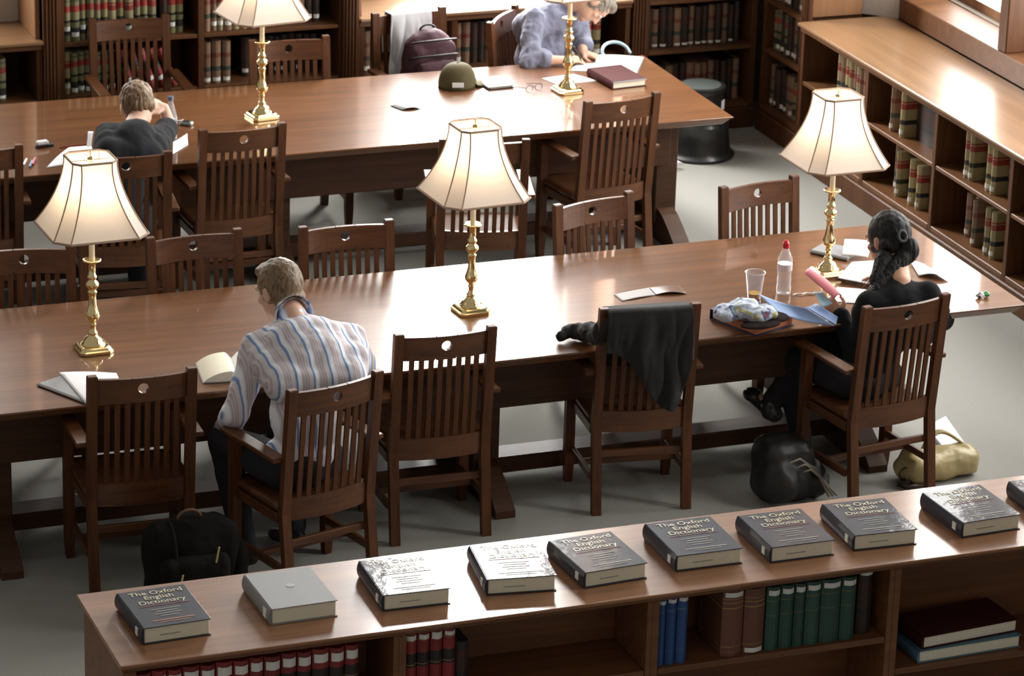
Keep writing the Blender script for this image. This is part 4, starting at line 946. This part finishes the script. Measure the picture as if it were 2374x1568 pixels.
# ------------------------------------------------------------------ things on the tables
T = TZ+.001
def paper(name, label, pts, z=T, th=.0015, mat=PAPER, cat='paper', bend=0.0):
    """pixel corners on the table plane -> a sheet with thickness"""
    P = [at(x, y, z) for x, y in pts]; c = sum(P, Vector())/len(P)
    def fn(u, v):
        p = (P[0]*(1-u)+P[1]*u)*(1-v)+(P[3]*(1-u)+P[2]*u)*v-c
        return (p.x, p.y, th/2+bend*math.sin(pi*u)*(.4+.6*v))
    m = MB(); m.grid(fn, 14, 10); o = m.build(name, mat, None, smooth=True, solid=th); o.location = c; return tag(o, label, cat)
def open_book(name, label, px, rz, w, d, h=.03, cover=GREYC, cat='book'):
    p = at(*px, T); r = empty(name, (p.x, p.y, T), rz, label, cat)
    MB().box(-w, w, -d/2, d/2, 0, .003, .001).build('cover', cover, r)
    for s in (-1, 1):
        def fn(u, v): return (s*w*.97*u, (v-.5)*d*.96, .0045+h*(1-u**2.5)*min(1, .35+u*3))
        m = MB(); bm = m.bm; n = 14
        prof = [(s*w*.97*i/n, .0045+h*(1-(i/n)**3)*min(1, .3+4*i/n)) for i in range(n+1)]
        m.loft([[(x, y, .0035) for x, y in ()] or [(x, yy, z) for x, z in prof]+[(s*w*.97, yy, .0035), (0, yy, .0035)] for yy in (-d*.48, d*.48)])
        m.build('page_block', PAGES if s < 0 else PAPER, r)
    return r
open_book('open_book', 'thick open book on the table at the left elbow of the striped man', (545, 862), radians(-8), .16, .25, .045)
paper('paper', 'upper loose white sheet fanned on papers at the left of the middle table', [(137, 864), (270, 866), (285, 900), (200, 938)], z=T+.012, bend=.012)
r = flat_book('booklet', 'thin grey booklet under the loose sheets at the left of the middle table', tuple(at(197, 936, T)), radians(28), .21, .30, .010, GREYC, cat='booklet')
paper('card', 'small grey folded card lying left half of the leaflet on the middle table', [(1423, 684), (1504, 668), (1519, 685), (1442, 699)], z=T, mat=plain('grey_card', (.30, .28, .27), .6), cat='card', bend=.004)
cards = plain('brown_card', (.13, .065, .04), .35)
pc = paper('card', 'brown folded card standing slightly open right of the grey card', [(1504, 668), (1575, 663), (1592, 682), (1519, 685)], z=T, mat=cards, cat='card', bend=.012)
# plastic cup and bottle
def clear(name, col=(.95, .97, 1), rough=.08, alpha=.35):
    m, t, p = newmat(name); N = t.nodes; L = t.links
    out = N['Material Output']; tr = N.new('ShaderNodeBsdfTransparent'); gl = N.new('ShaderNodeBsdfGlossy'); gl.inputs['Roughness'].default_value = rough
    df = N.new('ShaderNodeBsdfDiffuse'); df.inputs[0].default_value = (*col, 1); fr0 = N.new('ShaderNodeLayerWeight'); fr0.inputs[0].default_value = .5; fr1 = N.new('ShaderNodeMath'); fr1.operation = 'POWER'; fr1.inputs[1].default_value = 3; L.new(fr0.outputs['Facing'], fr1.inputs[0]); fr = N.new('ShaderNodeMath'); fr.operation = 'MULTIPLY'; fr.inputs[1].default_value = .7; L.new(fr1.outputs[0], fr.inputs[0])
    m1 = N.new('ShaderNodeMixShader'); m1.inputs[0].default_value = alpha; tr.inputs[0].default_value = (*col, 1)
    L.new(tr.outputs[0], m1.inputs[1]); L.new(df.outputs[0], m1.inputs[2]); m2 = N.new('ShaderNodeMixShader'); L.new(fr.outputs[0], m2.inputs[0]); L.new(m1.outputs[0], m2.inputs[1]); L.new(gl.outputs[0], m2.inputs[2])
    L.new(m2.outputs[0], out.inputs[0]); N.remove(p); return m
CLEAR = clear('clear_plastic', alpha=.10); CLEARB = clear('bottle_plastic', (.96, .98, 1), alpha=.20)
p = at(1748, 692, T); r = empty('plastic_cup', (p.x, p.y, T), 0, 'clear plastic cup with a little amber drink left of the water bottle', 'cup')
MB().lathe([(.030, 0), (.0305, .002), (.045, .125), (.049, .128), (.049, .132), (.0445, .132), (.0425, .125), (.0285, .004)], 32).build('cup_wall', CLEAR, r, smooth=True)
MB().lathe([(.0275, .004), (.0305, .028)], 24).build('drink', plain('amber_drink', (.75, .42, .10), .15), r)
m = MB(); m.tube([(.047*cos(t), .047*sin(t), .130) for t in [i*2*pi/32 for i in range(33)]], .0022, 6); m.build('rim', plain('rim_plastic', (.62, .60, .57), .3), r, smooth=True)
p = at(1816, 680, T); r = empty('water_bottle', (p.x, p.y, T), 0, 'clear water bottle with a red cap beside the plastic cup', 'bottle')
MB().lathe([(.028, 0), (.034, .006), (.035, .03), (.031, .05), (.034, .07), (.031, .09), (.035, .11), (.035, .165), (.033, .18), (.022, .205), (.014, .222), (.0125, .235)], 32).build('bottle_wall', CLEARB, r, smooth=True)
MB().lathe([(.0152, .226), (.0158, .228), (.0158, .250), (.013, .254), (.009, .262), (.008, .264)], 20).build('cap', plain('red_cap', (.62, .02, .03), .35), r)
MB().lathe([(.0356, .118), (.0356, .150)], 32).build('bottle_label', plain('pale_label', (.78, .68, .70), .5), r)
# second bottle by the bowed man
p = at(396, 322, T); r = empty('water_bottle', (p.x, p.y, T), 0, 'clear water bottle at the elbow of the bowed person', 'bottle')
MB().lathe([(.028, 0), (.034, .006), (.034, .12), (.030, .14), (.018, .19), (.013, .205), (.013, .22)], 28).build('bottle_wall', CLEARB, r, smooth=True)
MB().lathe([(.015, .212), (.015, .235)], 16).build('cap', plain('blue_grey_cap', (.10, .13, .2), .4), r)
MB().lathe([(.0346, .05), (.0346, .11)], 28).build('bottle_label', plain('slate_label', (.16, .18, .26), .5), r)
MB().tube([(0, 0, 0), (.02, .006, .001), (.045, -.008, .003), (.07, .002, .002), (.10, -.012, .001), (.13, -.008, 0)], .004, 6).build('cord', PAPER)
cdx = bpy.data.objects['cord']; p = at(1838, 684, T+.004); cdx.location = p; tag(cdx, 'thin white cord lying on the table right of the water bottle', 'cord')
# binder with clothes and papers on top
NAVYB = plain('navy_binder', (.02, .035, .10), .4); ORNG = plain('orange_page_edge', (.50, .18, .09), .7)
p = at(1753, 781, T); ang = math.atan2(*(reversed([(at(1753, 781, T)-at(1646, 738, T)).y, (at(1753, 781, T)-at(1646, 738, T)).x])))
q0 = at(1646, 740, T); q1 = at(1752, 781, T); d = (q1-q0); ang = math.atan2(d.y, d.x)
r = empty('ring_binder', (q0.x, q0.y, T), ang, 'navy ring binder with reddish page edges under the patterned cloth', 'binder')
Lw = d.length
m = MB(); m.box(0, Lw, 0, .25, 0, .004, .001); m.box(0, Lw, 0, .25, .046, .050, .001); m.box(-.004, 0, 0, .25, 0, .05, .001); m.build('cover', NAVYB, r)
MB().box(.01, Lw-.004, .004, .245, .005, .045, .003).build('page_block', ORNG, r)
def floral():
    m, t, p = newmat('patterned_cloth'); N = t.nodes; L = t.links; tc = N.new('ShaderNodeTexCoord')
    v = N.new('ShaderNodeTexVoronoi'); v.inputs['Scale'].default_value = 22; n = N.new('ShaderNodeTexNoise'); n.inputs['Scale'].default_value = 16
    L.new(tc.outputs['Object'], v.inputs['Vector']); L.new(tc.outputs['Object'], n.inputs['Vector'])
    cr = N.new('ShaderNodeValToRGB'); cr.color_ramp.interpolation = 'CONSTANT'; e = cr.color_ramp.elements
    e[0].position = 0; e[0].color = (.20, .06, .10, 1); e[1].position = .36; e[1].color = (.10, .15, .28, 1)
    for q, c in ((.42, (.46, .52, .62, 1)), (.56, (.52, .56, .66, 1)), (.62, (.45, .43, .12, 1)), (.66, (.55, .54, .40, 1)), (.72, (.14, .18, .3, 1))): x = e.new(q); x.color = c
    L.new(n.outputs['Fac'], cr.inputs[0]); L.new(cr.outputs[0], p.inputs['Base Color']); p.inputs['Roughness'].default_value = .8; return m
FLOR = floral()
q = at(1725, 722, T+.09)
r = tag(blob('scarf', [ell((q.x-.08, q.y+.01, T+.088), (.07, .06, .036)), ell((q.x+.0, q.y+.0, T+.098), (.08, .08, .046)), ell((q.x+.06, q.y-.05, T+.09), (.08, .06, .038)), cap((q.x-.05, q.y+.05, T+.085), .03, (q.x+.06, q.y+.03, T+.10), .03)], FLOR, None, (q.x, q.y, T), voxel=.005, smooth=8, disp=folds(.012, 15, 8, (1, 2.2, 1))), 'crumpled blue, white and olive patterned cloth heaped on the navy binder', 'cloth'); r.location = (q.x, q.y, T)
q = at(1745, 752, T+.06)
r = tag(blob('pouch', [ell((q.x+.03, q.y-.02, T+.062), (.10, .05, .012)), ell((q.x+.13, q.y+.05, T+.065), (.07, .07, .014))], plain('dark_patterned_pouch', (.022, .017, .016), 1, noise_amt=.9, nscale=60, spec=.05), None, (q.x, q.y, T), voxel=.005, smooth=2), 'dark patterned pouch on the binder below the blue folder', 'pouch'); r.location = (q.x, q.y, T)
def sheet3(name, label, cat, pts, mat, th=.003, bend=0, parent=None):
    P = [Vector(p) for p in pts]; c = sum(P, Vector())/4
    nrm = (P[1]-P[0]).cross(P[3]-P[0]).normalized()
    m = MB(); m.grid(lambda u, v: tuple((P[0]*(1-u)+P[1]*u)*(1-v)+(P[3]*(1-u)+P[2]*u)*v-c+nrm*bend*sin(pi*u)), 12, 8)
    o = m.build(name, mat, None, smooth=True, solid=th); o.location = c; return tag(o, label, cat)
PBLUE = plain('pale_blue_card', (.28, .40, .66), .6); MBLUE = plain('mid_blue_card', (.10, .20, .42), .5)
sheet3('folder', 'open pale blue folder flap reaching over the table edge before the woman', 'folder', [at(1758, 682, T+.10), at(1868, 714, T+.09), at(1936, 756, T+.04), at(1805, 728, T+.06)], PBLUE, .003, .012)
sheet3('folder', 'darker blue folder just under the hand of the woman', 'folder', [at(1868, 712, T+.06), at(1892, 704, T+.06), at(1942, 735, T+.05), at(1938, 754, T+.03)], MBLUE, .003, .004)
PINK = plain('pink_card', (.80, .24, .28), .55)
pk0, pk1 = at(1872, 634, T+.17), at(1942, 694, T+.09)
m = MB(); ax = (pk1-pk0); n_ = 12
def pinkfn(u, v):
    base = pk0.lerp(pk1, u) - pk0; a = -1.3+2.6*v
    w_ = .030+.012*sin(pi*u); up_ = V(.2, -.1, 1).normalized(); sd = ax.normalized().cross(up_)
    return tuple(base+sd*w_*sin(a)*1.0+up_*w_*.8*cos(a))
m.grid(pinkfn, 14, 14); o = m.build('folder', PINK, None, smooth=True, solid=.004); o.location = pk0; tag(o, 'curled bright pink folder held up in the hand of the woman', 'folder')
sheet3('card', 'light blue card sticking up beside the pink folder', 'card', [at(1886, 676, T+.11), at(1905, 676, T+.11), at(1930, 704, T+.08), at(1905, 712, T+.07)], plain('teal_card', (.30, .50, .58), .6), .002, .004)
r = flat_book('notebook', 'grey spiral notebook under the white sheet right of the right lamp', tuple(at(1965, 606, T)), radians(38), .15, .20, .018, GREYC, cat='notebook')
sheet3('paper', 'white upright page standing behind the grey notebook', 'paper', [at(1952, 592, T+.02), at(2012, 597, T+.02), at(2022, 560, T+.06), at(1958, 555, T+.07)], PAPER, .002, .004)
paper('paper', 'large white sheet between the right lamp and the woman', [(1975, 608), (2040, 604), (2010, 658), (1942, 645)], z=T+.022)
paper('paper', 'white sheet with a pink edge under the elbow of the woman', [(1940, 666), (2010, 672), (1995, 705), (1930, 700)], z=T+.001)
paper('paper', 'white curled sheet seen past the right shoulder of the woman', [(2110, 606), (2150, 618), (2200, 650), (2130, 640)], z=T+.004, bend=.02)
p = at(2277, 690, T); r = empty('sweet_wrapper', (p.x, p.y, T), 0, 'small crumpled green and silver wrapper near the right end of the table', 'wrapper')
blob('silver_foil', [ell(p+V(-.012, 0, .014), (.02, .016, .013))], plain('silver_foil', (.6, .62, .64), .2, 1), r, r.location, voxel=.003, smooth=1, disp=folds(.006, 90))
blob('green_foil', [ell(p+V(.022, 0, .014), (.014, .014, .013))], plain('green_foil', (.12, .42, .16), .3), r, r.location, voxel=.003, smooth=1, disp=folds(.006, 90))

# --- back table
paper('paper', 'curled white sheets before the bowed person, left of the lamp shade', [(107, 390), (160, 342), (212, 338), (215, 372)], z=T, bend=.02)
paper('paper', 'white sheet under the arm of the bowed person', [(150, 372), (215, 345), (240, 356), (215, 392)], z=T+.003)
o = sheet3('paper', 'narrow white slip standing up by the shoulder of the bowed person', 'paper', [at(200, 350, T), at(210, 350, T), at(211, 324, T+.01)+V(0, -.05, .06), at(199, 324, T+.01)+V(0, -.05, .06)], PAPER, .002)
for i, (px, c, nm) in enumerate((((58, 376), (.75, .75, .72), 'white'), ((72, 380), (.08, .22, .40), 'blue'), ((79, 374), (.55, .06, .12), 'red'))):
    p = at(*px, T+.006); m = MB(); m.tube([(-.02, -.05, 0), (.02, .05, 0)], .006, 8); o = m.build('marker_pen', plain(nm+'_marker', c, .4)); o.location = (p.x, p.y, T+.006); tag(o, nm+' marker pen lying beside the chair cut by the left edge', 'pen')
p = at(103, 340, T); r = empty('stapler', (p.x, p.y, T), radians(10), 'small black and white stapler left of the curled white sheets', 'stapler')
MB().box(-.05, .05, -.014, .014, 0, .012, .003).build('base', BLKN, r); MB().box(-.045, .02, -.016, .016, .0125, .035, .006).build('handle', PAPER, r)
p = at(172, 338, T+.005); m = MB(); m.tube([(-.08, -.01, 0), (.08, .02, 0)], .004, 8); o = m.build('pencil', plain('dark_red_pencil', (.22, .03, .02), .4)); o.location = (p.x, p.y, T+.005); tag(o, 'dark red pencil lying right of the stapler', 'pencil')
p = at(432, 290, T); r = empty('music_player', (p.x, p.y, T), radians(-35), 'small grey-green player lying right of the bowed person', 'gadget')
MB().box(-.035, .035, -.022, .022, 0, .02, .006).build('case', plain('grey_green_plastic', (.16, .18, .15), .4), r); MB().box(-.02, .02, -.014, .014, .0201, .0215).build('screen', plain('dark_screen', (.02, .03, .03), .2), r)
p = at(405, 280, T+.003); m = MB(); m.tube([(-.06, .05, 0), (-.02, .0, .002), (.03, -.01, .002), (.05, 0, .003)], .002, 6); o = m.build('earphone_cord', PAPER); o.location = p; tag(o, 'thin white earphone cord running to the grey-green player', 'cord')
sheet3('card', 'small white card standing folded between the bowed person and the next chair', 'card', [at(400, 358, T+.003), at(436, 336, T+.003), at(434, 318, T+.003)+V(0, 0, .02), at(401, 336, T+.003)+V(0, 0, .015)], PAPER, .002)
paper('card', 'dark folded card lying in the glare on the back table', [(905, 246), (940, 241), (978, 252), (930, 257)], z=T, mat=plain('black_card', (.02, .02, .025), .4), cat='card', bend=.012)
# cap
p = at(1060, 200, T); r = empty('baseball_cap', (p.x, p.y, T), radians(8), 'olive baseball cap in the glare at the middle of the back table', 'cap')
OLIV = plain('olive_cotton', (.078, .064, .024), .85, noise_amt=.2, nscale=25)
m = MB()
def capfn(u, v):
    a = 2*pi*u; t = v*pi/2; rr_ = .098*cos(t*.98)**.75
    z_ = .135*sin(t)**.9
    if sin(a-pi*1.5) > 9: pass
    return (rr_*cos(a)*1.12, rr_*sin(a)*.95, z_)
m.grid(capfn, 48, 16); c_ = m.build('crown', OLIV, r, smooth=True, solid=.003)
m = MB(); m.grid(lambda u, v: ((.085+.085*v*math.cos((u-.5)*2.2)), (u-.5)*.165*(1-.15*v), .012+.012*math.cos((u-.5)*2.4)-.012*v), 14, 6); m.build('brim', OLIV, r, smooth=True, solid=.004)
m = MB(); m.lathe([(.001, .134), (.008, .135), (.006, .140), (.001, .141)], 10); m.build('button', OLIV, r, smooth=True)
o = MB().box(-.032, .032, -.003, .003, -.014, .014, .002).build('back_opening', plain('pale_back_opening', (.7, .7, .68), .6), r, label='pale cut-out above the strap'); o.location = (-.045, -.092, .035); o.rotation_euler = (radians(-14), 0, radians(-24))
r = flat_book('notebook', 'open white notebook with black cover right of the olive cap', tuple(at(1135, 209, T)), radians(4), .15, .20, .014, plain('black_notebook_cover', (.015, .015, .016), .4), cat='notebook')
MB().box(.002, .148, .003, .196, .0142, .0155).build('open_page', PAPER, r)
# glasses
p = at(1238, 212, T); r = empty('eyeglasses', (p.x, p.y, T), radians(20), 'thin wire eyeglasses lying left of the lamp before the writing man', 'glasses')
WIRE = plain('dark_wire', (.08, .07, .06), .3, .8)
for q in (-1, 1):
    MB().tube([(q*.034+.026*cos(t), 0, .022+.020*sin(t)) for t in [i*2*pi/20 for i in range(21)]], .0016, 5).build('lens_rim', WIRE, r)
    MB().tube([(q*.062, 0, .03), (q*.066, .07, .02), (q*.058, .13, .004)], .0016, 5).build('temple', WIRE, r)
MB().tube([(-.008, 0, .026), (0, 0, .030), (.008, 0, .026)], .0016, 5).build('bridge', WIRE, r)
paper('paper', 'white sheets under the foot of the lamp before the writing man', [(1257, 182), (1330, 172), (1388, 188), (1290, 196)], z=T)
paper('paper', 'white page under the writing hand', [(1335, 150), (1385, 146), (1372, 166), (1320, 164)], z=T+.001)
sheet3('paper', 'white pad propped up at the right of the writing man', 'pad', [at(1374, 170, T+.006), at(1470, 182, T+.006), at(1492, 134, T+.01), at(1384, 128, T+.01)], PAPER, .006, .006)
q0 = at(1420, 208, T); 
r = flat_book('ring_binder', 'maroon ring binder lying right of the lamp before the writing man', (q0.x, q0.y, T), radians(6), .215, .30, .045, MAROON, cat='binder')
MB().box(.0, .215, -.001, .001, .036, .044).build('cover_edging', plain('grey_edging', (.4, .4, .42), .4), r)
p = at(1428, 128, T); m = MB(); m.tube([(.085*cos(t), .06*sin(t), .012+.05*max(0, sin(t))) for t in [i*pi/14-.2 for i in range(17)]], .010, 8); o = m.build('pencil_case', plain('pale_blue_plastic', (.35, .48, .58), .3), None, smooth=True); o.location = (p.x, p.y, T); tag(o, 'pale blue curved plastic piece behind the propped pad', 'case')
